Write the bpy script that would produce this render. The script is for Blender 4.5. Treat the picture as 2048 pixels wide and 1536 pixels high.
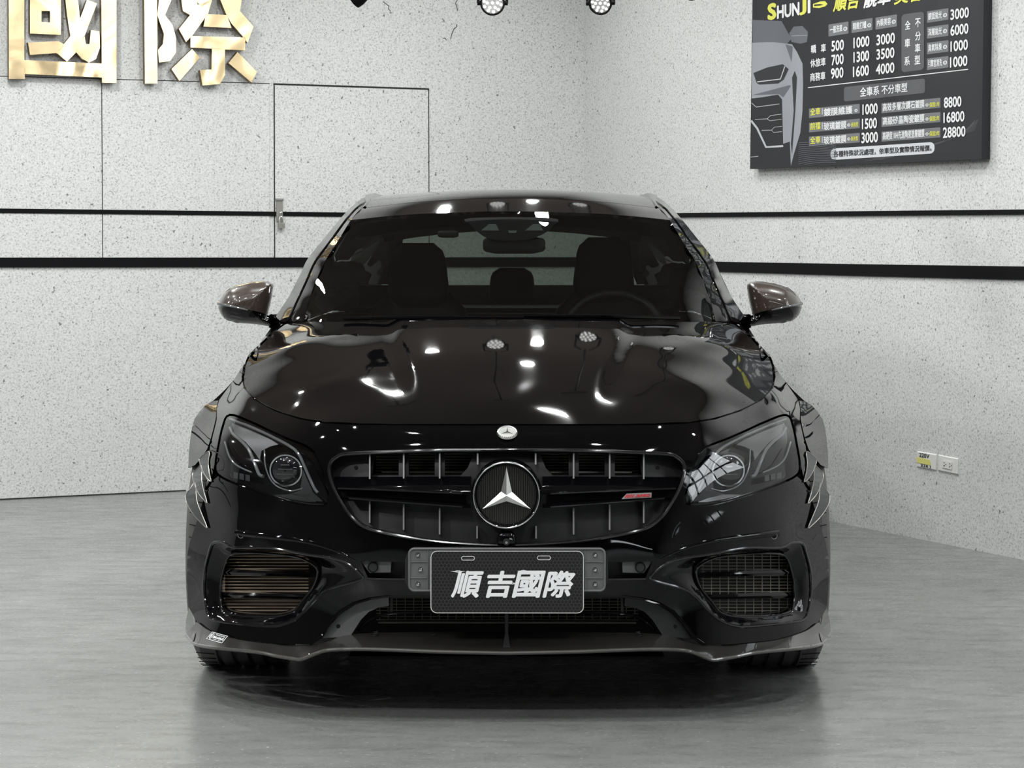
import bpy, math, random
import numpy as np
from mathutils import Vector, Matrix
from mathutils.geometry import delaunay_2d_cdt

random.seed(4)
SC = bpy.context.scene
COL = SC.collection
for o in list(bpy.data.objects):
    bpy.data.objects.remove(o)

# ---------------------------------------------------------------- camera, world, lights, exposure
F = 4556.0                      # focal length in pixels of the 2048 px wide frame
H = 1.268                       # lens height
PITCH = math.atan((768 - 488) / F)
cam_d = bpy.data.cameras.new('camera')
cam_d.sensor_width = 36.0
cam_d.lens = F / 2048 * 36.0
cam_d.clip_start = 0.05
cam_d.clip_end = 200
cam = bpy.data.objects.new('camera', cam_d)
COL.objects.link(cam)
cam.location = (0, 0, H)
cam.rotation_euler = (math.pi / 2 - PITCH, 0, 0)
SC.camera = cam

SC.view_settings.view_transform = 'Standard'
SC.view_settings.look = 'None'
SC.view_settings.exposure = 0.0
SC.view_settings.gamma = 1.0
SC.view_settings.use_curve_mapping = False

world = bpy.data.worlds.new('world')
SC.world = world
world.use_nodes = True
world.node_tree.nodes['Background'].inputs[0].default_value = (0.93, 0.97, 1.0, 1)
world.node_tree.nodes['Background'].inputs[1].default_value = 8.0

CEIL_Z = 3.15
DOWNLIGHTS = [(-3.8, 9.2, 20, .12), (-2.27, 9.80, 28, .15), (-2.0, 10.26, 5, .06), (-0.70, 10.15, 20, .06), (0.56, 9.68, 14, .06),
              (0.09, 10.26, 9, .07), (-0.49, 11.2, 6, .07), (0.16, 11.5, 5, .07), (0.25, 9.04, 16, .10),
              (-2.6, 7.6, 34, .15), (-1.0, 7.7, 26, .15), (0.75, 7.7, 18, .15), (-5.2, 7.6, 32, .15), (-5.0, 5.0, 36, .15),  # far-left pair added to light the wall that the car's side mirrors
              (-2.86, 6.33, 22, .10), (-2.7, 4.9, 34, .12), (-0.95, 5.3, 18, .12), (0.85, 5.3, 12, .12), (1.97, 4.77, 22, .12), (2.75, 6.6, 10, .12), (1.6, 8.0, 18, .12),
              (-2.4, 2.8, 60, .15), (-0.5, 2.8, 20, .15), (1.5, 2.8, 18, .15), (-1.4, 0.2, 12, .15), (1.2, 0.2, 10, .15)]
for tx in (-1.9, -1.35, -0.75, 0.1, 1.3):
    for ty in (1.6, 3.1, 4.5, 6.4):
        DOWNLIGHTS.append((tx, ty, 3.5, .05))
for i, (lx, ly, lw, lsz) in enumerate(DOWNLIGHTS):
    ld = bpy.data.lights.new('downlight', 'AREA')
    ld.shape = 'DISK'
    ld.size = lsz
    ld.energy = lw
    ld.color = (0.985, 1.0, 0.985)
    lo = bpy.data.objects.new('downlight', ld)
    COL.objects.link(lo)
    lo.location = (lx, ly, CEIL_Z - 0.02)


# ---------------------------------------------------------------- projection helpers
def ray(px, py):
    xc = (np.asarray(px, float) - 1024) / F
    yc = (768 - np.asarray(py, float)) / F
    dy = math.cos(PITCH) + yc * math.sin(PITCH)
    dz = -math.sin(PITCH) + yc * math.cos(PITCH)
    return xc, dy, dz


def at_depth(px, py, Y):
    xc, dy, dz = ray(px, py)
    t = Y / dy
    return np.array([xc * t, Y, H + dz * t])


def on_floor(px, py):
    xc, dy, dz = ray(px, py)
    t = -H / dz
    return np.array([xc * t, dy * t])


Y0 = 5.98


def cp(dx, py, y):
    """car coordinates of the surface point seen dx pixels off the centre line in row py, y behind the nose"""
    xc, dy, dz = ray(1024 + np.asarray(dx, float), py)
    t = (Y0 + np.asarray(y, float)) / dy
    return np.stack(np.broadcast_arrays(xc * t, y, H + dz * t), -1)


class TPS:
    def __init__(s, pts, vals, scale=1.0, lam=0.0):
        p = np.asarray(pts, float) / scale
        v = np.asarray(vals, float)
        s.p, s.scale = p, scale
        n = len(p)
        A = np.zeros((n + 3, n + 3))
        A[:n, :n] = s.k(p, p) + lam * np.eye(n)
        A[:n, n] = 1
        A[:n, n + 1:] = p
        A[n, :n] = 1
        A[n + 1:, :n] = p.T
        b = np.zeros(n + 3)
        b[:n] = v
        s.w = np.linalg.lstsq(A, b, rcond=None)[0]

    @staticmethod
    def k(a, b):
        d2 = ((a[:, None, :] - b[None, :, :]) ** 2).sum(-1)
        return 0.5 * d2 * np.log(d2 + 1e-12)

    def __call__(s, q):
        q = np.atleast_2d(np.asarray(q, float)) / s.scale
        n = len(s.p)
        return s.k(q, s.p) @ s.w[:n] + s.w[n] + q @ s.w[n + 1:]


def smooth(a, b, x):
    t = np.clip((np.asarray(x, float) - a) / (b - a), 0, 1)
    return t * t * (3 - 2 * t)


def interp(xs, ys, x):
    """smooth monotone-ish interpolation"""
    xs, ys = np.asarray(xs, float), np.asarray(ys, float)
    x = np.clip(np.asarray(x, float), xs[0], xs[-1])
    d = np.diff(ys) / np.diff(xs)
    m = np.zeros_like(ys)
    m[1:-1] = np.where(d[:-1] * d[1:] > 0, 2 * d[:-1] * d[1:] / (d[:-1] + d[1:] + 1e-12), 0)
    m[0], m[-1] = d[0], d[-1]
    i = np.clip(np.searchsorted(xs, x) - 1, 0, len(xs) - 2)
    h = xs[i + 1] - xs[i]
    t = (x - xs[i]) / h
    return ((2 * t ** 3 - 3 * t ** 2 + 1) * ys[i] + (t ** 3 - 2 * t ** 2 + t) * h * m[i]
            + (-2 * t ** 3 + 3 * t ** 2) * ys[i + 1] + (t ** 3 - t ** 2) * h * m[i + 1])


def spline(pts, n=8, closed=False):
    """Catmull-Rom through points, n samples a span"""
    p = np.asarray(pts, float)
    k = len(p)
    out = []
    for i in range(k if closed else k - 1):
        a = p[(i - 1) % k] if closed or i > 0 else 2 * p[0] - p[1]
        b, c = p[i % k], p[(i + 1) % k]
        d = p[(i + 2) % k] if closed or i + 2 < k else 2 * p[-1] - p[-2]
        for j in range(n):
            t = j / n
            out.append(0.5 * (2 * b + (c - a) * t + (2 * a - 5 * b + 4 * c - d) * t * t + (3 * b - a - 3 * c + d) * t ** 3))
    if not closed:
        out.append(p[-1])
    return np.array(out)


def inside(poly, q):
    poly = np.asarray(poly, float)
    q = np.asarray(q, float)
    x, y = q[:, 0][:, None], q[:, 1][:, None]
    a, b = poly, np.roll(poly, -1, 0)
    c = (a[:, 1] > y) != (b[:, 1] > y)
    with np.errstate(divide='ignore', invalid='ignore'):
        xi = (b[:, 0] - a[:, 0]) * (y - a[:, 1]) / (b[:, 1] - a[:, 1]) + a[:, 0]
    return (c & (x < xi)).sum(1) % 2 == 1


def seg_dist(poly, q):
    a = np.asarray(poly, float)
    b = np.roll(a, -1, 0)
    d = b - a
    L = (d ** 2).sum(1) + 1e-12
    t = np.clip(((q[:, None, :] - a) * d).sum(-1) / L, 0, 1)
    return np.sqrt((((a + t[..., None] * d) - q[:, None, :]) ** 2).sum(-1)).min(1)


def resample(poly, step):
    p = np.asarray(poly, float)
    out = []
    for i in range(len(p)):
        a, b = p[i], p[(i + 1) % len(p)]
        n = max(1, int(np.hypot(*(b - a)) / step))
        for j in range(n):
            out.append(a + (b - a) * j / n)
    return np.array(out)


def fill(outline, holes=(), step=10.0, edge=None):
    """triangulate a 2D region: (points, triangles, boundary loops)"""
    edge = edge or step
    loops = [resample(l, edge) for l in [outline] + list(holes)]
    pts, edges, idx = [], [], []
    for l in loops:
        s = len(pts)
        pts += [Vector(p) for p in l]
        idx.append((s, len(l)))
        edges += [(s + i, s + (i + 1) % len(l)) for i in range(len(l))]
    lo, hi = loops[0].min(0), loops[0].max(0)
    gx = np.arange(lo[0] - step, hi[0] + step, step)
    gy = np.arange(lo[1] - step, hi[1] + step, step * 0.866)
    g = np.array([(x + (0.5 * step if j % 2 else 0), y) for j, y in enumerate(gy) for x in gx])
    if len(g):
        ok = inside(loops[0], g)
        for l in loops[1:]:
            ok &= ~inside(l, g)
        g = g[ok]
        if len(g):
            d = np.min([seg_dist(l, g) for l in loops], 0)
            g = g[d > 0.45 * step]
        pts += [Vector(p) for p in g]
    vs, es, fs, ov, oe, of = delaunay_2d_cdt(pts, edges, [], 0, 1e-6)
    V = np.array([tuple(v) for v in vs])
    T = np.array([f for f in fs if len(f) == 3])
    c = V[T].mean(1)
    ok = inside(loops[0], c)
    for l in loops[1:]:
        ok &= ~inside(l, c)
    T = T[ok]
    # map loops to output vertices
    back = {}
    for i, src in enumerate(ov):
        for k in src:
            back[k] = i
    lo_ = [[back[s + i] for i in range(n)] for s, n in idx]
    return V, T, lo_


# ---------------------------------------------------------------- mesh helpers
class MB:
    def __init__(s):
        s.v, s.f, s.n = [], [], 0

    def add(s, v, f):
        v = np.asarray(v, float).reshape(-1, 3)
        s.v.append(v)
        s.f += [tuple(int(i) + s.n for i in q) for q in f]
        s.n += len(v)
        return s

    def box(s, lo, hi):
        (a, b, c), (d, e, g) = lo, hi
        v = [(a, b, c), (d, b, c), (d, e, c), (a, e, c), (a, b, g), (d, b, g), (d, e, g), (a, e, g)]
        return s.add(v, [(0, 3, 2, 1), (4, 5, 6, 7), (0, 1, 5, 4), (1, 2, 6, 5), (2, 3, 7, 6), (3, 0, 4, 7)])

    def tube(s, path, r, n=8, closed=False, flat=1.0):
        p = np.asarray(path, float)
        k = len(p)
        if closed:
            t = np.roll(p, -1, 0) - np.roll(p, 1, 0)
        else:
            t = np.gradient(p, axis=0)
        t /= np.linalg.norm(t, axis=1)[:, None] + 1e-12
        ref = np.array([0, 1.0, 0]) if abs(t[:, 1]).mean() < 0.8 else np.array([1.0, 0, 0])
        a = np.cross(t, ref)
        a /= np.linalg.norm(a, axis=1)[:, None] + 1e-12
        b = np.cross(t, a)
        r = np.broadcast_to(r, (k,))
        V = []
        for i in range(k):
            for j in range(n):
                w = 2 * math.pi * j / n
                V.append(p[i] + r[i] * (math.cos(w) * a[i] + flat * math.sin(w) * b[i]))
        Fs = []
        for i in range(k if closed else k - 1):
            for j in range(n):
                i2 = (i + 1) % k
                Fs.append((i * n + j, i * n + (j + 1) % n, i2 * n + (j + 1) % n, i2 * n + j))
        if not closed:
            Fs += [tuple(range(n))[::-1], tuple((k - 1) * n + j for j in range(n))]
        return s.add(V, Fs)

    def cyl(s, c0, c1, r0, r1=None, n=20):
        r1 = r0 if r1 is None else r1
        return s.tube([c0, c1], [r0, r1], n)

    def grid(s, P, closed_u=False):
        P = np.asarray(P, float)
        a, b = P.shape[:2]
        f = []
        for i in range(a - 1):
            for j in range(b - 1 if not closed_u else b):
                j2 = (j + 1) % b
                f.append((i * b + j, i * b + j2, (i + 1) * b + j2, (i + 1) * b + j))
        return s.add(P.reshape(-1, 3), f)

    def plate(s, front, back):
        """closed prism between two equal loops of 3D points"""
        n = len(front)
        fr, bk = np.asarray(front, float), np.asarray(back, float)
        s.add(fr, [tuple(range(n))])
        s.add(bk, [tuple(range(n))[::-1]])
        v = np.concatenate([fr, bk])
        return s.add(v, [(i, n + i, n + (i + 1) % n, (i + 1) % n) for i in range(n)])

    def build(s, name, mat, parent=None, smooth=True, sharp=40):
        me = bpy.data.meshes.new(name)
        me.from_pydata(np.concatenate(s.v).tolist(), [], s.f)
        me.validate()
        me.update()
        me.materials.append(mat)
        if smooth:
            me.polygons.foreach_set('use_smooth', [True] * len(me.polygons))
            if sharp:
                me.set_sharp_from_angle(angle=math.radians(sharp))
        o = bpy.data.objects.new(name, me)
        COL.objects.link(o)
        if parent:
            o.parent = parent
        return o


def orient(V, T, toward):
    """flip triangles so that they face the point toward"""
    V, T = np.asarray(V), np.asarray(T)
    n = np.cross(V[T[:, 1]] - V[T[:, 0]], V[T[:, 2]] - V[T[:, 0]])
    s = (n * (np.asarray(toward) - V[T].mean(1))).sum(1).sum()
    return T if s > 0 else T[:, ::-1]


EYE = np.array([0, -Y0, H])        # the lens in car coordinates


def sheet(mb, outline, holes, fn, step=10, edge=None, lip=(0, 0.014, -0.003), face=EYE, lip_loops=True):
    """triangulated panel: outline/holes in 2D, fn maps (n,2)->(n,3); folded edge along every loop"""
    V, T, loops = fill(outline, holes, step, edge)
    P = fn(V)
    mb.add(P, orient(P, T, face))
    if lip is not None:
        for l in loops:
            a = P[l]
            b = a + np.asarray(lip)
            n = len(l)
            mb.add(np.concatenate([a, b]), [(i, (i + 1) % n, n + (i + 1) % n, n + i) for i in range(n)])
    return P, loops


def both(pts):
    """full closed loop from a half outline that starts and ends on the centre line (dx >= 0)"""
    p = np.asarray(pts, float)
    m = p[::-1].copy()
    m[:, 0] *= -1
    if abs(p[0, 0]) < 1e-6:
        m = m[:-1]
    if abs(p[-1, 0]) < 1e-6:
        m = m[1:]
    return np.concatenate([p, m])


def mirx(pts):
    p = np.asarray(pts, float).copy()
    p[..., 0] *= -1
    return p


def grow(poly, d):
    p = np.asarray(poly, float)
    area = 0.5 * np.sum(p[:, 0] * np.roll(p[:, 1], -1) - np.roll(p[:, 0], -1) * p[:, 1])
    t = np.roll(p, -1, 0) - np.roll(p, 1, 0)
    n = np.stack([t[:, 1], -t[:, 0]], 1)
    n /= np.linalg.norm(n, axis=1)[:, None] + 1e-9
    return p + n * d * (1 if area > 0 else -1)


def empty(name, loc=(0, 0, 0), parent=None, rz=0):
    o = bpy.data.objects.new(name, None)
    COL.objects.link(o)
    o.location = loc
    o.rotation_euler = (0, 0, rz)
    o.empty_display_size = 0.1
    if parent:
        o.parent = parent
    return o


def tag(o, label=None, cat=None, group=None, kind=None):
    if label: o['label'] = label
    if cat: o['category'] = cat
    if group: o['group'] = group
    if kind: o['kind'] = kind
    return o


_txt = {}


def text2d(body, bold=0.0, shear=0.0):
    key = (body, bold, shear)
    if key not in _txt:
        c = bpy.data.curves.new('lettering', 'FONT')
        c.body = body
        c.size = 1
        c.shear = shear
        c.resolution_u = 3
        o = bpy.data.objects.new('lettering', c)
        me = bpy.data.meshes.new_from_object(o)
        v = np.array([tuple(p.co) for p in me.vertices])[:, :2]
        f = [tuple(p.vertices) for p in me.polygons]
        bpy.data.objects.remove(o)
        bpy.data.curves.remove(c)
        bpy.data.meshes.remove(me)
        if bold:
            k = len(v)
            sh = [(0, 0), (bold, 0), (-bold, 0), (0, bold), (0, -bold), (bold * .7, bold * .7), (-bold * .7, -bold * .7), (bold * .7, -bold * .7), (-bold * .7, bold * .7)]
            f = [tuple(i + k * n_ for i in q_) for n_ in range(len(sh)) for q_ in f]
            v = np.concatenate([v + np.array(d_) for d_ in sh])
        lo, hi = v.min(0), v.max(0)
        _txt[key] = ((v - lo) / (hi - lo), f, hi - lo)
    return _txt[key]


# ---------------------------------------------------------------- materials
def srgb(r, g, b):
    def l(c):
        c /= 255
        return c / 12.92 if c <= 0.04045 else ((c + 0.055) / 1.055) ** 2.4
    return (l(r), l(g), l(b), 1)


def mat(name, col, rough=0.5, metal=0.0, ior=1.5, coat=0.0, emit=None, emit_s=0.0, alpha=None):
    m = bpy.data.materials.new(name)
    m.use_nodes = True
    b = m.node_tree.nodes['Principled BSDF']
    b.inputs['Base Color'].default_value = col if len(col) == 4 else (*col, 1)
    b.inputs['Roughness'].default_value = rough
    b.inputs['Metallic'].default_value = metal
    b.inputs['IOR'].default_value = ior
    b.inputs['Coat Weight'].default_value = coat
    b.inputs['Coat Roughness'].default_value = 0.02
    if emit:
        b.inputs['Emission Color'].default_value = (*emit[:3], 1)
        b.inputs['Emission Strength'].default_value = emit_s
    return m


class NT:
    """small node-tree writer"""
    def __init__(s, m):
        s.t = m.node_tree
        s.b = s.t.nodes['Principled BSDF']

    def n(s, kind, **kw):
        nd = s.t.nodes.new(kind)
        for k, v in kw.items():
            if k in ('operation', 'blend_type', 'data_type', 'feature', 'distance', 'wave_type', 'bands_direction', 'interpolation'):
                setattr(nd, k, v)
            else:
                nd.inputs[k.replace('_', ' ')].default_value = v
        return nd

    def l(s, a, b):
        s.t.links.new(a, b)

    def coord(s, scale=(1, 1, 1), rot=(0, 0, 0)):
        tc = s.t.nodes.new('ShaderNodeTexCoord')
        mp = s.t.nodes.new('ShaderNodeMapping')
        mp.inputs['Scale'].default_value = scale
        mp.inputs['Rotation'].default_value = rot
        s.l(tc.outputs['Object'], mp.inputs['Vector'])
        return mp.outputs['Vector']

    def ramp(s, fac, stops):
        r = s.t.nodes.new('ShaderNodeValToRGB')
        e = r.color_ramp.elements
        while len(e) < len(stops):
            e.new(0.5)
        for q, (p, c) in zip(e, stops):
            q.position = p
            q.color = c if len(c) == 4 else (*c, 1)
        s.l(fac, r.inputs['Fac'])
        return r.outputs['Color']

    def mix(s, a, b, fac, mode='MIX'):
        x = s.t.nodes.new('ShaderNodeMix')
        x.data_type = 'RGBA'
        x.blend_type = mode
        for sock, v in ((x.inputs['Factor'], fac), (x.inputs['A'], a), (x.inputs['B'], b)):
            pass
        ins = {'f': x.inputs[0], 'a': x.inputs[6], 'b': x.inputs[7]}
        for k, v in (('f', fac), ('a', a), ('b', b)):
            if hasattr(v, 'links'):
                s.l(v, ins[k])
            else:
                ins[k].default_value = v
        return x.outputs[2]


G = lambda v: (v, v, v, 1)

# speckled stone-effect wall paint
m_wall = mat('speckled_wall_paint', (0.7, 0.7, 0.7), 0.75)
w = NT(m_wall)
c1 = w.coord((1, 1, 1))
nz = w.n('ShaderNodeTexNoise', Scale=118.0, Detail=2.0, Roughness=0.6)
w.l(c1, nz.inputs['Vector'])
fine = w.ramp(nz.outputs['Fac'], [(0.25, (0.16, 0.16, 0.16)), (0.33, (0.44, 0.44, 0.44)), (0.42, (0.62, 0.625, 0.62)), (0.54, (0.71, 0.715, 0.71)), (0.70, (0.79, 0.795, 0.79))])
n2 = w.n('ShaderNodeTexNoise', Scale=48.0, Detail=1.0)
w.l(c1, n2.inputs['Vector'])
spots = w.ramp(n2.outputs['Fac'], [(0.23, (0.32, 0.32, 0.32)), (0.28, (1, 1, 1))])
n3 = w.n('ShaderNodeTexNoise', Scale=0.9, Detail=3.0)
w.l(c1, n3.inputs['Vector'])
cloud = w.ramp(n3.outputs['Fac'], [(0.3, (0.93, 0.935, 0.93)), (0.7, (1, 1, 1))])
w.l(w.mix(w.mix(fine, spots, 1.0, 'MULTIPLY'), cloud, 1.0, 'MULTIPLY'), w.b.inputs['Base Color'])

# worn grey coated concrete floor
m_floor = mat('worn_grey_floor_coating', (0.25, 0.26, 0.25), 0.3)
w = NT(m_floor)
cs = w.coord((1, 1, 1))
ca = w.coord((1.3, 3.2, 1), (0, 0, 0.15))
a1 = w.n('ShaderNodeTexNoise', Scale=1.1, Detail=8.0, Roughness=0.62)
w.l(cs, a1.inputs['Vector'])
a2 = w.n('ShaderNodeTexNoise', Scale=4.5, Detail=9.0, Roughness=0.7)
w.l(ca, a2.inputs['Vector'])
b1 = w.ramp(a1.outputs['Fac'], [(0.3, (0.175, 0.181, 0.177)), (0.7, (0.25, 0.257, 0.25))])
b2 = w.ramp(a2.outputs['Fac'], [(0.25, (0.42, 0.42, 0.42)), (0.38, (0.80, 0.80, 0.80)), (0.54, (1, 1, 1)), (0.72, (1.16, 1.16, 1.16))])
a3 = w.n('ShaderNodeTexNoise', Scale=22.0, Detail=3.0)
w.l(w.coord((1, 2.5, 1), (0, 0, -0.2)), a3.inputs['Vector'])
b3 = w.ramp(a3.outputs['Fac'], [(0.25, (0.72, 0.72, 0.72)), (0.38, (1, 1, 1)), (0.70, (1, 1, 1)), (0.78, (1.5, 1.5, 1.5))])
a4 = w.n('ShaderNodeTexNoise', Scale=85.0, Detail=2.0)
w.l(w.coord((1, 1.4, 1)), a4.inputs['Vector'])
b4 = w.ramp(a4.outputs['Fac'], [(0.2, (0.80, 0.80, 0.80)), (0.45, (0.97, 0.97, 0.97)), (0.70, (1.06, 1.06, 1.06)), (0.74, (3.2, 3.2, 3.2))])
w.l(w.mix(w.mix(w.mix(b1, b2, 1.0, 'MULTIPLY'), b3, 1.0, 'MULTIPLY'), b4, 1.0, 'MULTIPLY'), w.b.inputs['Base Color'])
rr = w.ramp(a2.outputs['Fac'], [(0.3, G(0.34)), (0.65, G(0.20))])
w.l(rr, w.b.inputs['Roughness'])
bp = w.n('ShaderNodeBump', Strength=0.02, Distance=0.01)
w.l(a2.outputs['Fac'], bp.inputs['Height'])
w.l(bp.outputs['Normal'], w.b.inputs['Normal'])

m_ceil = mat('dark_brown_grey_ceiling', (0.27, 0.225, 0.20), 0.8)
m_backwall = mat('dark_shutter_grey', (0.035, 0.036, 0.038), 0.6)
m_black = mat('matt_black_paint', (0.003, 0.003, 0.004), 0.7, ior=1.25)
m_joint = mat('dark_joint', (0.02, 0.02, 0.02), 0.9)
m_paint = mat('gloss_black_car_paint', (0.0012, 0.0012, 0.0016), 0.03, ior=1.43)
m_gloss = mat('gloss_black_plastic', (0.002, 0.002, 0.0026), 0.06, ior=1.43)
m_plastic = mat('dark_grey_plastic', (0.016, 0.016, 0.017), 0.45)
m_grey = mat('mid_grey_plastic', (0.13, 0.132, 0.133), 0.5)
m_rimline = mat('edge_highlight_metal', (.075, .075, .078), .12, .9)  # greyer than the black parts, to put highlight lines along their edges
m_rubber = mat('tyre_rubber', (0.085, 0.085, 0.083), 0.55)
m_dark = mat('matt_dark_cavity', (0.004, 0.004, 0.004), 0.9)
m_chrome = mat('bright_chrome', (0.85, 0.86, 0.87), 0.12, 1.0)
m_silver = mat('satin_silver', (0.80, 0.80, 0.79), 0.28, 1.0)
m_steel = mat('brushed_steel', (0.42, 0.41, 0.38), 0.38, 1.0)
m_alu = mat('cooler_aluminium', (0.50, 0.40, 0.31), 0.45, 0.3)
m_alu2 = mat('condenser_aluminium', (0.26, 0.245, 0.22), 0.5, 0.3)
m_white = mat('white_plastic', (0.80, 0.80, 0.78), 0.4)
m_rim = mat('dark_wheel_metal', (0.03, 0.03, 0.032), 0.3, 0.6)
m_leather = mat('black_leather', (0.006, 0.006, 0.0065), 0.5)
m_dash = mat('dark_dashboard', (0.008, 0.008, 0.009), 0.6)
m_red = mat('red_enamel', (0.55, 0.03, 0.04), 0.35)
m_yellow = mat('yellow_print', srgb(222, 222, 95), 0.6)
m_print = mat('white_print', (0.80, 0.81, 0.82), 0.6)
m_ink = mat('dark_print', (0.02, 0.021, 0.024), 0.6)
m_led = mat('led_lens', (0.8, 0.8, 0.78), 0.3, emit=(1, 0.99, 0.96), emit_s=1.6)
m_lamp_inside = mat('grey_lamp_reflector', (0.5, 0.5, 0.5), 0.3, 0.3)
m_guide = mat('clear_light_guide', (0.20, 0.205, 0.21), 0.12, 0.4)

# carbon fibre
m_carbon = mat('carbon_fibre', (0.02, 0.02, 0.02), 0.12, coat=1.0)
w = NT(m_carbon)
ck = w.n('ShaderNodeTexChecker', Scale=420.0, Color1=(0.032, 0.030, 0.028, 1), Color2=(0.008, 0.008, 0.008, 1))
w.l(w.coord((1, 1, 1), (0.3, 0.5, 0.785)), ck.inputs['Vector'])
w.l(ck.outputs['Color'], w.b.inputs['Base Color'])
w.b.inputs['Roughness'].default_value = 0.35
m_carbon_brown = mat('brown_carbon_fibre', (0.02, 0.02, 0.02), 0.3, coat=1.0)
w = NT(m_carbon_brown)
ck = w.n('ShaderNodeTexChecker', Scale=260.0, Color1=(0.060, 0.043, 0.034, 1), Color2=(0.030, 0.022, 0.018, 1))
w.l(w.coord((1, 1, 1), (0.3, 0.5, 0.785)), ck.inputs['Vector'])
w.l(ck.outputs['Color'], w.b.inputs['Base Color'])

# hammered gold sheet
m_gold = mat('polished_gold_sheet', (0.97, 0.76, 0.45), 0.20, 1.0)
w = NT(m_gold)
nz = w.n('ShaderNodeTexNoise', Scale=4.6, Detail=0.5, Distortion=0.6)
w.l(w.coord(), nz.inputs['Vector'])
bp = w.n('ShaderNodeBump', Strength=0.42, Distance=0.03)
w.l(nz.outputs['Fac'], bp.inputs['Height'])
w.l(bp.outputs['Normal'], w.b.inputs['Normal'])


# tinted panes: fresnel mirror over a coloured transparent sheet
def glass(name, tint, rough=0.0, ior=1.5):
    m = bpy.data.materials.new(name)
    m.use_nodes = True
    t = m.node_tree
    t.nodes.clear()
    out = t.nodes.new('ShaderNodeOutputMaterial')
    mx = t.nodes.new('ShaderNodeMixShader')
    fr = t.nodes.new('ShaderNodeFresnel')
    ge = t.nodes.new('ShaderNodeNewGeometry')
    mr = t.nodes.new('ShaderNodeMapRange')
    mr.inputs['To Min'].default_value = ior
    mr.inputs['To Max'].default_value = 1 / ior
    t.links.new(ge.outputs['Backfacing'], mr.inputs['Value'])
    t.links.new(mr.outputs[0], fr.inputs['IOR'])
    tr = t.nodes.new('ShaderNodeBsdfTransparent')
    tr.inputs['Color'].default_value = (*tint, 1)
    gl = t.nodes.new('ShaderNodeBsdfGlossy')
    gl.inputs['Roughness'].default_value = rough
    t.links.new(fr.outputs[0], mx.inputs[0])
    t.links.new(tr.outputs[0], mx.inputs[1])
    t.links.new(gl.outputs[0], mx.inputs[2])
    t.links.new(mx.outputs[0], out.inputs[0])
    return m


m_windshield = glass('tinted_windscreen', (0.42, 0.46, 0.45))
m_rear_glass = glass('dark_tinted_glass', (0.36, 0.40, 0.36))
m_side_glass = glass('black_tinted_glass', (0.012, 0.013, 0.013))
m_lens = glass('clear_lamp_lens', (0.88, 0.89, 0.90), 0.0, 1.55)


# ---------------------------------------------------------------- the room
A0, A1 = on_floor(0, 1000), on_floor(372, 982)
B0, B1 = on_floor(1663, 1043), on_floor(2048, 1120)
dl, dr = A1 - A0, B1 - B0
tt = np.linalg.solve(np.stack([dl, -dr], 1), B0 - A0)
CORNER = A0 + dl * tt[0]
LA = (A0 - CORNER) / np.linalg.norm(A0 - CORNER)        # along the left wall, away from the corner
RB = (B1 - CORNER) / np.linalg.norm(B1 - CORNER)        # along the right wall, towards the lens
NL = np.array([LA[1], -LA[0]])
NL *= np.sign(np.dot(NL, -CORNER))                      # into the room
NR = np.array([RB[1], -RB[0]])
NR *= np.sign(np.dot(NR, LA))


def on_wall(side, px, py, off=0.0):
    n = NL if side == 'left' else NR
    p0 = CORNER + n * off
    xc, dy, dz = ray(px, py)
    t = (p0 @ n) / (xc * n[0] + dy * n[1])
    return np.stack([xc * t, dy * t, H + dz * t], -1)


def wall_prism(mb, side, poly, off0, off1):
    """prism whose front face covers the given pixels of the photograph on the wall, standing off1 proud of it"""
    n = NL if side == 'left' else NR
    p = np.asarray(poly, float)
    fr = on_wall(side, p[:, 0], p[:, 1], off1)
    bk = fr - np.append(n, 0) * (off1 - off0)
    return mb.plate(fr, bk)


def rp(a, b, z):
    q = CORNER + LA * a + RB * b
    return (q[0], q[1], z)


def room_box(mb, a0, a1, b0, b1, z0, z1):
    f = [rp(a0, b0, z0), rp(a1, b0, z0), rp(a1, b1, z0), rp(a0, b1, z0)]
    t = [(x, y, z1) for x, y, _ in f]
    return mb.plate(t, f)


RA, RBL = 9.5, 17.5
floor = MB()
room_box(floor, -14, RA + 12, -1, RBL + 16, -0.2, 0.0)
tag(floor.build('floor', m_floor, smooth=False), 'grey worn coated concrete floor under the car', kind='structure')
ceil_ = MB()
room_box(ceil_, -0.2, RA + 0.2, -0.2, RBL + 0.2, CEIL_Z, CEIL_Z + 0.2)
tag(ceil_.build('ceiling', m_ceil, smooth=False), kind='structure')
wl = MB()
room_box(wl, -0.2, RA + 0.2, -0.2, 0, 0, CEIL_Z)
wall_left = tag(wl.build('wall_left', m_wall, smooth=False), 'white speckled wall with gold characters and hidden cupboard doors', kind='structure')
wr = MB()
OP0, OP1, OPZ, OPS = 7.0, 11.4, 3.05, 1.92
room_box(wr, -0.2, 0, 0, OP0, 0, CEIL_Z)
room_box(wr, -0.2, 0, OP1, RBL + 0.2, 0, CEIL_Z)
room_box(wr, -0.2, 0, OP0, OP1, OPZ, CEIL_Z)
room_box(wr, -0.2, 0, OP0, OP1, 0, OPS)
wall_right = tag(wr.build('wall_right', m_wall, smooth=False), 'white speckled wall with the price board and sockets', kind='structure')
wb = MB()
BO0, BO1, BOZ = 2.0, 6.5, 1.42
room_box(wb, 0, BO0, RBL, RBL + 0.2, 0, CEIL_Z)
room_box(wb, BO1, RA, RBL, RBL + 0.2, 0, CEIL_Z)
room_box(wb, BO0, BO1, RBL, RBL + 0.2, BOZ, CEIL_Z)
room_box(wb, BO0, BO1, RBL, RBL + 0.2, 0, 1.1)
tag(wb.build('wall_back', m_backwall, smooth=False), kind='structure')
ws = MB()
room_box(ws, RA, RA + 0.2, 0, RBL, 0, CEIL_Z)
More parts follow.
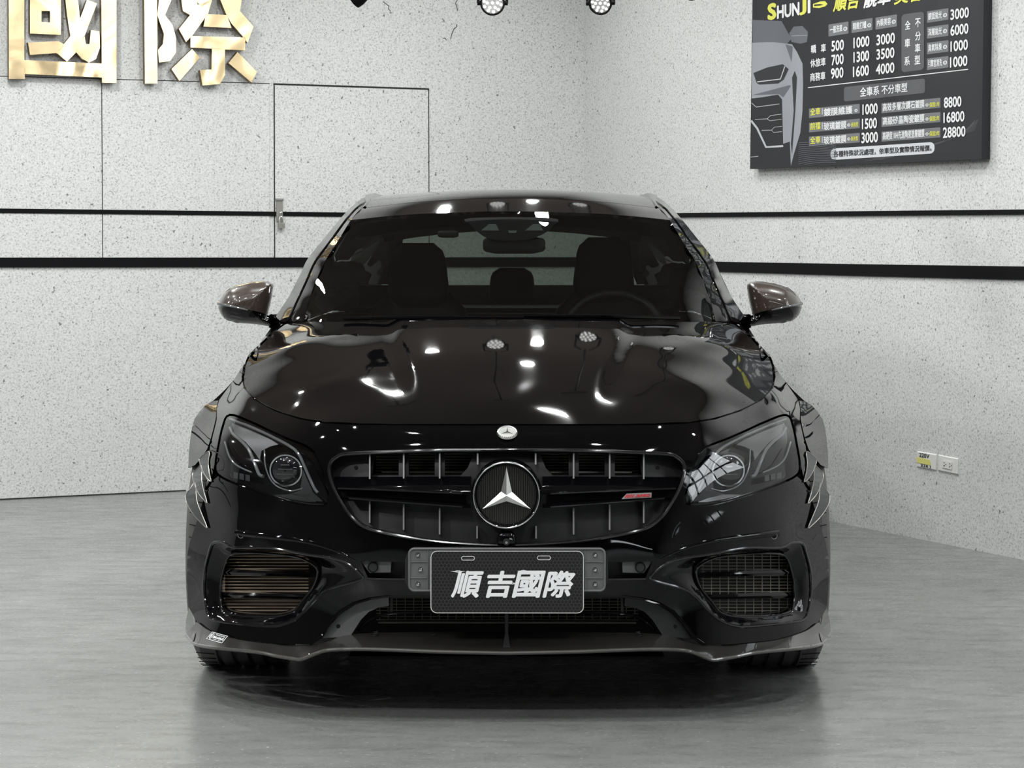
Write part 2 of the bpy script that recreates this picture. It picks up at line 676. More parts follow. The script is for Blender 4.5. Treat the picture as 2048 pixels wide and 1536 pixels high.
tag(ws.build('wall_side', mat('grey_side_wall', (.09, .09, .09), .8), smooth=False), kind='structure')

wf = MB()
for k in range(6):
    b_ = OP0 + (OP1 - OP0) * k / 5
    room_box(wf, -0.12, -0.06, b_ - 0.03, b_ + 0.03, OPS, OPZ)
for z_ in (OPS, OPS + .5, OPZ - 0.05):
    room_box(wf, -0.12, -0.06, OP0, OP1, z_, z_ + 0.05)
tag(wf.build('window_1', m_black, smooth=False), kind='structure')

# cupboard fronts let into the left wall: slabs, with dark strips painting the shade of the gaps
def slab(name, poly, label):
    mb = MB()
    wall_prism(mb, 'left', poly, 0.0, 0.006)
    return tag(mb.build(name, m_wall, smooth=False), label, kind='structure')


slab('door_1', [(550, 171), (856.5, 180), (857.5, 524), (551, 523)], 'flush white speckled cupboard door with padlocked hasp')
slab('door_2', [(204.5, 163), (538, 168.5), (539, 523), (206.5, 523)], 'flush white speckled wall panel beside the padlocked door')
slab('door_3', [(-300, 147), (202.5, 163), (204.5, 523), (-300, 522)], 'flush white speckled wall panel under the boxed gold character')
jt = MB()
for a, b, wpx in [((203.5, 158), (205.5, 523), 1.6), ((-300, 144), (540, 167), 1.4), ((548.2, 167), (549.4, 523), 2.0),
                  ((547, 168), (858, 178.2), 3.4), ((857.4, 178), (858.2, 523), 1.8)]:
    a, b = np.array(a), np.array(b)
    d = (b - a) / np.hypot(*(b - a))
    n = np.array([-d[1], d[0]]) * wpx / 2
    wall_prism(jt, 'left', [a - n, b - n, b + n, a + n], 0.0, 0.0015)
for a, b in [((0, 1000.5), (372, 982.8))]:
    wall_prism(jt, 'left', [(a[0], a[1] - 3), (b[0], b[1] - 3), b, a], 0, 0.002)
jt.build('joint_shade', m_joint, wall_left, smooth=False)
ck = MB()
for path in [[(766, 3), (778, 12), (777, 17), (781, 22)], [(915 - 0, 0), (911, 6), (914, 14), (915, 22)], [(914, 48), (913, 54), (908, 58), (905, 64), (901, 78)],
             [(893, 80), (890, 76), (886, 77)]]:
    for a, b in zip(path, path[1:]):
        a, b = np.array(a, float), np.array(b, float)
        n = np.array([-(b - a)[1], (b - a)[0]])
        n = n / np.hypot(*n) * 0.6
        wall_prism(ck, 'left', [a - n, b - n, b + n, a + n], 0, 0.001)
ck.build('crack', m_joint, wall_left, smooth=False)

cx_px = 1215.0
tr = MB()
wall_prism(tr, 'left', [(-2600, 386.5), (550, 423.3), (1158, 430.2), (1158, 439.6), (550, 432), (-2600, 398)], 0.0, 0.010)
tag(tr.build('trim_1', m_black, smooth=False), 'thin upper black stripe along the left wall', kind='structure')
tr = MB()
wall_prism(tr, 'left', [(-2600, 515.5), (613, 515), (1158, 514.5), (1158, 533.5), (613, 534.3), (-2600, 537)], 0.0, 0.010)
tag(tr.build('trim_2', m_black, smooth=False), 'thick lower black stripe along the left wall', kind='structure')
tr = MB()
wall_prism(tr, 'right', [(1168, 429.6), (1371, 425.8), (2120, 418), (2120, 428), (1371, 434.6), (1168, 438.6)], 0.0, 0.010)
tag(tr.build('trim_3', m_black, smooth=False), 'thin upper black stripe along the right wall', kind='structure')
tr = MB()
wall_prism(tr, 'right', [(1168, 516), (1440, 523.5), (1700, 528), (2120, 534), (2120, 561.5), (1700, 551), (1440, 543.7), (1168, 534)], 0.0, 0.010)
tag(tr.build('trim_4', m_black, smooth=False), 'thick lower black stripe along the right wall', kind='structure')

# ---------------------------------------------------------------- gold characters on the left wall
LETTER_A = [
    [(17.5, -66), (48.5, -66), (48.5, 118), (50, 158), (18, 158)],
    [(202, -72), (233, -72), (233, 165.5), (204, 165.5)],
    [(48.5, 120), (204, 127), (204, 155), (50, 148)],
    [(48.5, -66), (202, -72), (202, -48), (48.5, -42)],
    [(60, -12), (122, -14), (122, 22), (83, 22), (83, 44), (100, 45), (100, 22), (122, 22), (122, 70), (60, 67)],
    [(56, 85), (117, 82), (130, 90), (114, 106), (60, 110)],
    [(131, -44), (155, -45), (156, 0), (160, 38), (169, 70), (152, 105), (134, 123), (113, 106), (141, 72), (134, 30), (131, 0)],
    [(160, 38), (174, 0), (194, 7), (169, 72)],
    [(152, 104), (169, 72), (172, 88), (179, 88), (182, 60), (199, 63), (200, 95), (192, 118), (178, 125), (163, 117)],
    [(56, -38), (198, -42), (198, -26), (56, -22)],
]
LETTER_B = [
    [(288, -74), (314, -75), (315, 167), (290, 167)],
    [(315, 30), (318, 0), (322, -75), (352, -76), (343, 0), (330, 30), (345, 50), (352, 75), (352, 105), (340, 122), (318, 125), (316, 100), (326, 88), (328, 68), (318, 40)],
    [(352, -76), (378, -76), (395, 10), (424, 0), (416, 27), (384, 72), (372, 84), (358, 58), (380, 30), (366, 22)],
    [(400, -70), (424, -70), (430, -20), (424, 0), (404, 14), (394, 4)],
    [(440, -76), (495, -78), (480, 22), (507, 53), (495, 86), (485, 72), (463, 47), (452, 28), (441, 0)],
    [(412, 28), (454, 30), (463, 56), (407, 53)],
    [(381, 72), (491, 75), (490, 101), (381, 95)],
    [(424, 96), (450, 98), (450, 150), (440, 168), (405, 171), (400, 140), (423, 139)],
    [(384, 98), (400, 115), (359, 162), (343, 138)],
    [(475, 104), (514, 144), (503, 165), (457, 126)],
]
m_gold_side = mat('gold_edge_return', (0.20, 0.14, 0.07), 0.35, 0.8)
for polys, lab in ((LETTER_A, 'big gold metal character shaped like a box, on the speckled left wall'),
                   (LETTER_B, 'big gold metal character with slanted strokes, right of the boxed one')):
    base = on_wall('left', np.mean([p[0] for q in polys for p in q]), np.mean([p[1] for q in polys for p in q]), 0.03)
    root = empty('gold_character', base)
    tag(root, lab, 'sign', 'gold characters on the wall')
    face, edge = MB(), MB()
    nn = np.append(NL, 0)
    for pl in polys:
        p = np.asarray(pl, float)
        fr = on_wall('left', p[:, 0], p[:, 1], 0.055) - base
        V, T, lo = fill(p, (), 40)
        P = on_wall('left', V[:, 0], V[:, 1], 0.055) - base
        face.add(P, orient(P, T, np.array([0, 0, 1.0]) - base))
        n = len(fr)
        edge.add(np.concatenate([fr, fr - nn * 0.035]), [(i, n + i, n + (i + 1) % n, (i + 1) % n) for i in range(n)])
    face.build('face', m_gold, root, smooth=False)
    edge.build('edge_return', m_gold_side, root, smooth=False)
    for pl in polys[:3] + polys[-3:]:
        p = np.mean(np.asarray(pl, float), 0)
        q = on_wall('left', p[0], p[1], 0.05) - base
        MB().cyl(q, q - nn * 0.049, 0.006, n=8).build('standoff_pin', m_steel, root)

# ---------------------------------------------------------------- padlocked hasp
hp = on_wall('left', 558, 425, 0.006)
hasp = empty('hasp', hp)
tag(hasp, 'steel hasp with swivel staple on the cupboard door edge', 'latch')
mb = MB()
U = np.append(-LA, 0)          # towards image right along the left wall
N3 = np.append(NL, 0)
Z3 = np.array([0, 0, 1.0])
px_m = 0.00245


def lw(u, v, w_):
    return U * u * px_m + Z3 * v * px_m + N3 * w_


def strap(mb, u0, u1, v0, v1, w0, w1):
    fr = [lw(u0, v0, w1), lw(u1, v0, w1), lw(u1, v1, w1), lw(u0, v1, w1)]
    bk = [lw(u0, v0, w0), lw(u1, v0, w0), lw(u1, v1, w0), lw(u0, v1, w0)]
    return mb.plate(fr, bk)


strap(mb, -7, 7.5, -20, 24, 0.004, 0.008)
strap(mb, -8, 8, 24, 30, 0.0, 0.014)
mb.build('strap_plate', m_steel, hasp, smooth=False)
mb = MB().cyl(lw(-8, 27, 0.012), lw(8, 27, 0.012), 0.006, n=12)
mb.build('hinge_pin', m_chrome, hasp)
mb = MB()
mb.tube([lw(2 + 4 * math.cos(a), -5 + 5 * math.sin(a), 0.010 + 0.014 * math.sin((a + 0.2) / 3.5 * math.pi)) for a in np.linspace(-0.2, 3.3, 9)], 0.003, 8)
mb.build('staple', m_chrome, hasp)
lock = empty('padlock', hp + lw(2, -20, 0.02))
tag(lock, 'small steel padlock hanging from the hasp', 'padlock')
mb = MB()
strap(mb, -7, 7, -13, -3, -0.008, 0.010)
mb.build('lock_body', m_steel, lock, smooth=False)
mb = MB().tube([lw(-4.5, -3, 0.002), lw(-4.5, 5, 0.002), lw(-2.8, 9.5, 0.002), lw(0, 11, 0.002), lw(2.8, 9.5, 0.002), lw(4.5, 5, 0.002), lw(4.5, -3, 0.002)], 0.0032, 8)
mb.build('shackle', m_chrome, lock)


# ---------------------------------------------------------------- sockets on the right wall
def socket(name, quad, label, cat):
    q = np.asarray(quad, float)
    c = on_wall('right', *q.mean(0), 0.0)
    root = empty(name, c)
    tag(root, label, cat)
    def pt(u, v, off):      # bilinear in the quad
        p = (q[0] * (1 - u) + q[1] * u) * (1 - v) + (q[3] * (1 - u) + q[2] * u) * v
        return on_wall('right', p[0], p[1], off) - c
    nn = np.append(NR, 0)
    mb = MB()
    o_ = [(0, 0), (1, 0), (1, 1), (0, 1)]
    i_ = [(0.05, 0.06), (0.95, 0.06), (0.95, 0.94), (0.05, 0.94)]
    bk = np.array([pt(u, v, 0.0) for u, v in o_])
    fr = np.array([pt(u, v, 0.007) for u, v in i_])
    mb.plate(fr, bk)
    mb.build('cover_plate', m_white, root, smooth=False)
    return root, pt


so, pt = socket('power_outlet', [(1876.5, 909), (1917.5, 917), (1917, 950), (1876, 941.5)], 'white double power outlet with two sockets, beside the taped plate', 'outlet')
mb = MB()
ins = [(0.2, 0.3), (0.66, 0.3), (0.66, 0.76), (0.2, 0.76)]
mb.plate([pt(u, v, 0.010) for u, v in ins], [pt(u, v, 0.006) for u, v in ins])
mb.build('socket_insert', m_white, so, smooth=False)
mb = MB()
for u in (0.29, 0.56):
    for du, dv, r in ((0, -0.09, 0.02), (0, 0.09, 0.025), (0.08, 0.0, 0.02)):
        l = [(u + du - r, 0.52 + dv - r * 1.3), (u + du + r, 0.52 + dv - r * 1.3), (u + du + r, 0.52 + dv + r * 1.3), (u + du - r, 0.52 + dv + r * 1.3)]
        mb.plate([pt(a, b, 0.0108) for a, b in l], [pt(a, b, 0.0095) for a, b in l])
mb.build('pin_hole', m_ink, so, smooth=False)
so, pt = socket('blank_socket_plate', [(1834, 902), (1874, 908.5), (1873, 941.5), (1833, 934)], 'white socket plate with yellow tape and handwritten voltage', 'outlet')


def stack(V, f, bold):
    """the overlaid copies that thicken a glyph lie a hair above one another"""
    if bold:
        n = np.zeros(3)
        for t in f[:20]:
            c = np.cross(V[t[1]] - V[t[0]], V[t[2]] - V[t[0]])
            n += c * np.sign(c @ np.array([-.1, -1, .6]))
        n /= np.linalg.norm(n) + 1e-12
        k = len(V) // 9
        V = V + np.repeat(np.arange(9), k)[:, None] * n * 0.00009
    return V


def text_on(mb, body, fn, u0, u1, v0, v1, bold=0.0, shear=0.0):
    """letters stretched over the box u0..u1, v0 (top)..v1 (bottom) of a surface fn(u, v)"""
    P, f, _ = text2d(body, bold, shear)
    mb.add(stack(np.array([fn(u0 + (u1 - u0) * a, v1 + (v0 - v1) * b) for a, b in P]), f, bold), f)


mb = MB()
l = [(-0.03, 0.38), (0.66, 0.42), (0.70, 0.74), (0.02, 0.72)]
mb.plate([pt(u, v, 0.0088) for u, v in l], [pt(u, v, 0.0072) for u, v in l])
mb.build('yellow_tape', mat('yellow_tape', srgb(226, 222, 130), 0.6), so, smooth=False)
mb = MB()
text_on(mb, '220V', lambda u, v: pt(u, v, 0.0080), 0.12, 0.62, 0.08, 0.34, 0.012)
mb.build('handwriting', m_ink, so, smooth=False)
mb = MB()
text_on(mb, '226 J', lambda u, v: pt(u, v, 0.0080), 0.2, 0.7, 0.76, 0.95, 0.012)
mb.build('handwriting', m_ink, so, smooth=False)

# ---------------------------------------------------------------- price board on the right wall
PO = 0.045                       # board thickness
pc = on_wall('right', 1735, 150, 0.0)
board = empty('price_board', pc)
tag(board, 'dark price board with white numbers and a printed car on the right wall', 'sign')


def bw(px, py, off):
    return on_wall('right', px, py, off) - pc


mb = MB()
bq = np.array([(1506, -70), (1969, -118), (1963, 318), (1500, 338)], float)
fr = bw(bq[:, 0], bq[:, 1], PO)
mb.plate(fr, fr - np.append(NR, 0) * (PO - 0.004))
m_board = mat('board_print', srgb(27, 29, 34), 0.5)
mb.build('panel', m_board, board, smooth=False)
m_box = mat('grey_label_print', srgb(112, 114, 118), 0.5)
m_box2 = mat('dark_grey_label_print', srgb(84, 86, 90), 0.5)
m_pill = mat('pale_label_print', srgb(205, 207, 212), 0.5)


def slope(x, y):
    a, b = on_wall('right', x - 0.5, y, PO), None
    # rows of equal height on the wall: derivative of py with px at constant z
    p = on_wall('right', x, y, PO)
    q = p + np.append(RB, 0) * 0.1
    v = q - np.array([0, 0, H])
    dz_ = v[2] * math.cos(PITCH) + v[1] * math.sin(PITCH)
    dy_ = v[1] * math.cos(PITCH) - v[2] * math.sin(PITCH)
    return (768 - F * dz_ / dy_ - y) / (1024 + F * v[0] / dy_ - x)


def strip_fn(x0, x1, yc, h, off):
    s = slope((x0 + x1) / 2, yc)
    xm = (x0 + x1) / 2
    def fn(u, v):
        x = x0 + (x1 - x0) * u
        return bw(x, yc + s * (x - xm) + h * (v - 0.5), off)
    return fn


def label_box(mb, x0, x1, yc, h, off=PO + 0.0008, r=0.06):
    fn = strip_fn(x0, x1, yc, h, off)
    ru = r * min(1, h / (x1 - x0))
    rv = r * min(1, (x1 - x0) / h)
    pts = []
    for cx, cy, a0 in ((1 - ru, rv, -90), (1 - ru, 1 - rv, 0), (ru, 1 - rv, 90), (ru, rv, 180)):
        for k in range(5):
            a = math.radians(a0 + 22.5 * k)
            pts.append(fn(cx + ru * math.cos(a), cy + rv * math.sin(a)))
    mb.add(pts, [tuple(range(len(pts)))])


def ptext(mb, s, x0, x1, yc, h, bold=0.018, off=PO + 0.0016, shear=0.0):
    text_on(mb, s, strip_fn(x0, x1, yc, h, off), 0, 1, 0, 1, bold, shear)


def ring(mb, x, y, r):
    s = strip_fn(x - r, x + r, y, 2 * r, PO + 0.0016)
    a = np.linspace(0, 2 * math.pi, 17)[:-1]
    o_ = [s(0.5 + 0.5 * math.cos(t), 0.5 + 0.5 * math.sin(t)) for t in a]
    i_ = [s(0.5 + 0.3 * math.cos(t), 0.5 + 0.3 * math.sin(t)) for t in a]
    mb.add(o_ + i_, [(k, (k + 1) % 16, 16 + (k + 1) % 16, 16 + k) for k in range(16)])
    text_on(mb, 'i', s, 0.44, 0.56, 0.3, 0.7, 0.02)


class Prints:
    """every piece of print becomes a part of its own"""
    def __init__(s, name, m):
        s.name, s.m = name, m

    def add(s, v, f):
        MB().add(v, f).build(s.name, s.m, board, smooth=False)


WHITE, YEL, BOX, BOX2 = Prints('white_lettering', m_print), Prints('yellow_lettering', m_yellow), Prints('label_strip', m_box), Prints('dark_label_strip', m_box2)
INK, PILL = Prints('dark_lettering', m_ink), Prints('pale_label_strip', m_pill)
for s, x0, x1, y in [('轎', 1622, 1632.5, 98), ('車', 1642, 1652, 96), ('休旅車', 1621, 1651.5, 125), ('商務車', 1620.5, 1651, 153)]:
    ptext(WHITE, s, x0, x1, y, 17)
for s, x0, x1, y in [('500', 1663, 1688, 91), ('700', 1663, 1687.5, 119), ('900', 1662, 1687, 146),
                     ('1000', 1707, 1739, 84), ('1300', 1707, 1738.5, 113), ('1600', 1706, 1738, 142),
                     ('3000', 1753, 1790, 78), ('3500', 1753, 1789, 107), ('4000', 1752, 1789, 137),
                     ('3000', 1901, 1938, 27), ('6000', 1901, 1937, 59), ('1000', 1901, 1936, 91), ('1000', 1900, 1935, 123),
                     ('1000', 1725, 1755.5, 218), ('1500', 1724, 1754, 247), ('3000', 1723, 1756, 275),
                     ('8800', 1888, 1923, 204), ('16800', 1887, 1929, 234), ('28800', 1886, 1931, 264)]:
    ptext(WHITE, s, x0, x1, y, 21.5, 0.022)
for s, x0, x1, y in [('一般洗車', 1657, 1697, 58), ('精緻打蠟', 1703, 1745, 51), ('內裝美容', 1751, 1794, 44)]:
    label_box(BOX, x0, x1, y, 24)
    ptext(WHITE, s, x0 + 3, x1 - 12, y, 15)
    ring(WHITE, x1 - 6.5, y - 0.5, 4)
for s, y in [('鏡面拋光', 31), ('深層拋光', 63), ('臭氧除臭', 94.5), ('引擎室清洗', 126)]:
    label_box(BOX, 1854, 1897, y, 23)
    ptext(WHITE, s, 1856.5, 1884, y, 15)
    ring(WHITE, 1890, y - 0.8, 4)
label_box(BOX2, 1803, 1848, 84, 116, r=0.15)
for s, x, y in [('全', 1815.5, 50), ('車', 1815, 86), ('系', 1814.5, 122), ('不', 1836, 45.5), ('分', 1836, 72), ('車', 1835.5, 96), ('型', 1835, 119.5)]:
    ptext(WHITE, s, x - 5.5, x + 5.5, y, 18)
label_box(WHITE, 1616, 1936, 157, 1.6, r=0.01)
label_box(BOX2, 1688, 1850, 180, 29, r=0.15)
ptext(WHITE, '全車系 不分車型', 1720, 1815, 179.5, 19)
for a, b, y, ex in [('全車', '鍍膜維護', 222, None), ('前擋', '玻璃鍍膜', 251, '長效型'), ('全車', '玻璃鍍膜', 279, '長效型')]:
    label_box(BOX, 1618, 1719.5, y, 19)
    ptext(YEL, a, 1620.5, 1641, y + 1, 15)
    label_box(WHITE, 1644, 1645, y + 0.5, 13, PO + 0.0016)
    ptext(WHITE, b, 1647.5, 1705 if not ex else 1693, y, 16)
    ring(WHITE, 1712 if not ex else 1697.5, y - 1, 3)
    if ex:
        ptext(YEL, ex, 1702, 1716.5, y - 2, 9)
for b, ex, y in [('高效多層次鑽石鍍膜', '保固1年', 211), ('高級矽晶陶瓷鍍膜', '保固2年', 239), ('高硬度10H先進陶瓷塗層鍍膜', '保固3年', 269)]:
    label_box(BOX, 1763, 1881, y, 20)
    ptext(WHITE, b, 1765.5, 1849, y, 16.5)
    ring(WHITE, 1854, y - 1, 3)
    ptext(YEL, ex, 1859, 1879.5, y - 2, 10)
label_box(PILL, 1661, 1869, 302, 23, r=0.4)
ptext(INK, '各種特殊狀況處理，依車型及實際情況報價。', 1667, 1863, 302, 12.5, 0.012)
ptext(YEL, 'S', 1535, 1553, 23, 34, 0.05)
ptext(WHITE, 'HUN', 1554, 1599, 21, 27, 0.04)
ptext(YEL, 'J', 1599, 1613, 13, 34, 0.04)
ptext(WHITE, 'I', 1615.5, 1621, 13, 27, 0.04)
ptext(YEL, '順吉', 1666, 1722, 3, 34, 0.03, shear=0.25)
ptext(WHITE, '靚車', 1727, 1785, -4, 32, 0.03, shear=0.25)
ptext(YEL, '美容', 1788, 1850, -11, 32, 0.03, shear=0.25)


def flat(mb, poly, off=PO + 0.0008):
    p = np.asarray(poly, float)
    V, T, lo = fill(p, (), 60)
    P = bw(V[:, 0], V[:, 1], off)
    mb.add(P, orient(P, T, np.array([0, 0, H]) - pc))


def line(mb, path, wd, off=PO + 0.002):
    p = np.asarray(path, float)
    t = np.gradient(p, axis=0)
    t /= np.linalg.norm(t, axis=1)[:, None] + 1e-9
    n = np.stack([-t[:, 1], t[:, 0]], 1) * wd / 2
    a, b = p + n, p - n
    V = np.concatenate([bw(a[:, 0], a[:, 1], off), bw(b[:, 0], b[:, 1], off)])
    k = len(p)
    mb.add(V, [(i, i + 1, k + i + 1, k + i) for i in range(k - 1)])


# printed car picture: coordinates of the zoomed print (scale 4.52 from 1490, 0)
def q(pts):
    return [(1490 + x / 4.52, y / 4.52) for x, y in pts]


body1, body2 = Prints('printed_car', mat('car_print_light', srgb(150, 153, 160), 0.5)), Prints('printed_car_shade', mat('car_print_mid', srgb(98, 101, 108), 0.5))
body3, wires = Prints('printed_car_dark', mat('car_print_dark', srgb(36, 38, 43), 0.5)), Prints('printed_line', mat('car_print_lines', srgb(190, 193, 198), 0.5))
flat(body2, q([(70, 180), (330, 190), (420, 350), (380, 395), (70, 380)]), PO + 0.0005)
flat(body1, q([(66, 385), (250, 380), (380, 395), (425, 400), (470, 470), (520, 575), (525, 760), (520, 1000), (500, 1200), (440, 1400), (415, 1500), (405, 1280), (345, 1300), (335, 900), (300, 855), (150, 880), (60, 890), (60, 860), (62, 600)]), PO + 0.0006)
flat(body3, q([(75, 660), (200, 610), (340, 580), (395, 625), (350, 720), (300, 755), (130, 765), (105, 750)]), PO + 0.0010)
flat(body3, q([(425, 700), (450, 640), (470, 700), (455, 1000), (425, 1400), (415, 1300), (440, 1000)]), PO + 0.0010)
flat(body2, q([(62, 860), (400, 770), (415, 775), (345, 880), (305, 850)]), PO + 0.0012)
flat(body2, q([(365, 400), (430, 420), (420, 560)]), PO + 0.0012)
flat(body2, q([(400, 300), (440, 240), (520, 235), (570, 290), (560, 380), (500, 395), (420, 380)]), PO + 0.0006)
line(wires, q([(110, 740), (320, 715), (360, 600)]), 2.0)
line(wires, q([(60, 930), (100, 968), (310, 940)]), 1.2)
line(wires, q([(90, 1080), (200, 1075), (230, 1045), (330, 1032)]), 1.0)
line(wires, q([(200, 1075), (225, 1092), (330, 1078)]), 1.0)
line(wires, q([(150, 1178), (240, 1176), (265, 1150), (335, 1142)]), 1.0)
line(wires, q([(240, 1176), (260, 1197), (335, 1190)]), 1.0)
line(wires, q([(55, 1090), (110, 1160), (190, 1330), (345, 1320)]), 4.0, PO + 0.0014)
line(wires, q([(50, 1420), (120, 1412)]), 1.0)
line(wires, q([(420, 325), (565, 320)]), 0.6)
for k in range(13):
    t = np.linspace(0, 1, 14)
    x = 1597 + 75 * t
    y = 283 + 4.2 * k + 14 * t ** 2 - 8 * t - k * 1.2 * t + 3
    ok = y < 334 - (x - 1500) * 0.043
    if ok.sum() > 2:
        line(body2, np.stack([x[ok], y[ok]], 1), 0.9)
for k in range(12):
    t = np.linspace(0, 1, 16)
    x = 1700 + 10 * k + (250 - 9 * k) * t
    y = 330 - 3 * k - 70 * t ** (1.5 + 0.15 * k) - 4 * np.sin(3 * t)
    ok = (y < 331 - (x - 1500) * 0.043) & (x < 1958)
    if ok.sum() > 2:
        line(BOX2, np.stack([x[ok], y[ok]], 1), 0.7, PO + 0.0006)
flat(YEL, [(1626, 8), (1640, 3), (1650, 2), (1655, 8), (1650, 13), (1638, 16), (1626, 15)])
flat(INK, [(1628, 9), (1640, 8), (1647, 9), (1640, 11), (1628, 12)], PO + 0.002)

# ================================================================ the car
car = empty('car', (-0.0145, Y0, 0), rz=-0.0043)
tag(car, 'black saloon car with carbon splitter parked nose-on in the bay', 'car')


def interp_seg(a, b, n):
    return [np.asarray(a, float) + (np.asarray(b, float) - np.asarray(a, float)) * t for t in np.linspace(0, 1, n)]


# ---- depth of the front shell (nose, bumper, wings) behind the foremost point
S_PTS = [  # dx, row, y
    (0, 848, .118), (0, 872, .075), (0, 900, .045), (0, 950, .03), (0, 1000, .018), (0, 1050, .006), (0, 1093, 0), (0, 1140, 0), (0, 1190, .018), (0, 1240, .04), (0, 1290, .05),
    (150, 848, .124), (150, 872, .082), (150, 902, .052), (150, 1000, .024), (150, 1090, .006), (150, 1140, .004), (150, 1191, .022), (150, 1280, .05),
    (295, 847, .155), (290, 875, .115), (285, 906, .085), (300, 1000, .055), (300, 1060, .035), (300, 1110, .022), (290, 1150, .03), (300, 1205, .055), (300, 1290, .05),
    (364, 844, .20), (362, 880, .15), (364, 930, .115), (362, 1005, .085), (370, 1060, .075), (380, 1110, .07), (380, 1180, .08), (370, 1250, .072), (364, 1290, .062),
    (415, 836, .285), (420, 880, .21), (430, 940, .16), (430, 1005, .132), (440, 1060, .118), (440, 1100, .112), (450, 1180, .125), (430, 1290, .095),
    (466, 819, .44), (478, 863, .33), (490, 920, .245), (490, 980, .205), (500, 1040, .182), (500, 1100, .175), (510, 1180, .187), (490, 1284, .148),
    (507, 797, .60), (520, 845, .45), (540, 900, .345), (540, 960, .29), (548, 1040, .258), (550, 1100, .248), (555, 1180, .258), (545, 1278, .21),
    (556, 832, .58), (575, 880, .46), (580, 930, .405), (586, 1000, .365), (588, 1060, .35), (590, 1110, .34), (598, 1180, .345), (594, 1262, .295),
    (529, 773, .77), (532, 753, .88), (529, 732, .99), (520, 712, 1.09), (503, 695, 1.18), (479, 671, 1.33), (452, 649, 1.51),
    (475, 655, 1.60), (500, 690, 1.36), (522, 719, 1.26), (551, 763, 1.03), (578, 802, .92), (606, 811, .90), (628, 838, .86), (635, 873, .80), (640, 925, .72), (642, 990, .52),
    (540, 800, .68), (592, 850, .66), (604, 900, .54), (612, 960, .475), (618, 1000, .45), (616, 1060, .42), (618, 1110, .41), (620, 1180, .41), (616, 1240, .375),
    (641, 1100, .475), (642, 1180, .475), (640, 1230, .46),
]
sp = np.array(S_PTS)
sm_ = sp[sp[:, 0] > 0] * [-1, 1, 1]
spa = np.concatenate([sp, sm_])
S_ = TPS(spa[:, :2], spa[:, 2], 150.0, lam=2e-4)


def S(q):
    q = np.asarray(q, float)
    return S_(q)


def shell(off=0.0):
    """pixel plane -> car coordinates on the front shell, off metres behind it (negative = proud)"""
    def fn(q):
        q = np.atleast_2d(np.asarray(q, float))
        return cp(q[:, 0], q[:, 1], S(q) + off)
    return fn


HL = np.array([(556, 832), (517, 845), (478, 863), (439, 880), (400, 896), (383, 914), (371, 941), (363, 976), (359, 1000), (369, 1009),
               (400, 1008), (439, 1000), (486, 986), (537, 968), (576, 949), (582, 929), (576, 890), (568, 853)], float)
HLs = spline(HL, 4, True)
HLG = grow(HLs, 4.5)                     # the black gap round the lamp
GRILLE_H = [(0, 898), (140, 899), (276, 904), (325, 907), (341, 913), (353, 924), (357, 940), (354, 958), (345, 981), (329, 1010), (308, 1038), (276, 1059), (204, 1075), (140, 1085), (62, 1091), (0, 1093)]
GRILLE = both(spline(GRILLE_H, 5))
INTAKE = spline([(607, 1144), (599, 1109), (590, 1086), (568, 1084), (545, 1094), (478, 1094), (404, 1107), (345, 1116), (314, 1128), (286, 1153), (300, 1164), (350, 1178), (379, 1198), (402, 1223),
                 (429, 1244), (469, 1255), (534, 1250), (574, 1245), (594, 1240), (603, 1222), (608, 1187)], 4, True)
OPEN_ = spline([(556, 1112), (527, 1106), (480, 1107), (420, 1114), (385, 1131), (378, 1148), (387, 1175), (410, 1204), (429, 1226), (469, 1235), (537, 1233), (568, 1226), (573, 1210), (575, 1183), (570, 1148)], 4, True)
POD = [(292, 1122), (196, 1125), (198, 1158), (277, 1157)]
ARCH = [(374, 1274), (362, 1256), (350, 1240), (333, 1222), (305, 1206), (272, 1196), (237, 1191.5)]

# nose and bumper skin
hl_i = [tuple(p) for p in HLG]
k0 = int(np.argmin(np.hypot(HLG[:, 0] - 478, HLG[:, 1] - 860)))
k1 = int(np.argmin(np.hypot(HLG[:, 0] - 581, HLG[:, 1] - 951)))
half = ([(0, 851), (150, 851), (295, 850), (364, 847), (415, 839), (466, 822.5)] + hl_i[k0:k1 + 1]
        + [(590, 962), (602, 985), (612, 1010), (624, 1050), (636, 1085), (641, 1110), (642, 1160), (638, 1215), (622, 1243), (594, 1262), (537, 1279), (454, 1288), (394, 1288)]
        + ARCH + [(0, 1191.5)])
bumper_out = both(half)
mb = MB()
sheet(mb, bumper_out, [GRILLE, INTAKE, mirx(INTAKE), POD, mirx(POD)], shell(), 9, 5)
bumper = mb.build('front_bumper', m_paint, car)

# crease ribs: raised edge above the side intakes, bumper arch bead
for s in (1, -1):
    p = spline([(300, 1121), (345, 1100), (404, 1083), (470, 1074), (540, 1066)], 8)
    P = shell(0.004)(p * [s, 1])
    mb = MB().tube(P, np.linspace(0.004, 0.010, len(P)), 10)
    mb.build('bumper_crease', m_paint, bumper)
p = both([(394, 1288)] + ARCH[:] + [(0, 1191.5)])
MB().tube(shell(0.004)(p), 0.0055, 8).build('arch_bead', m_paint, bumper)

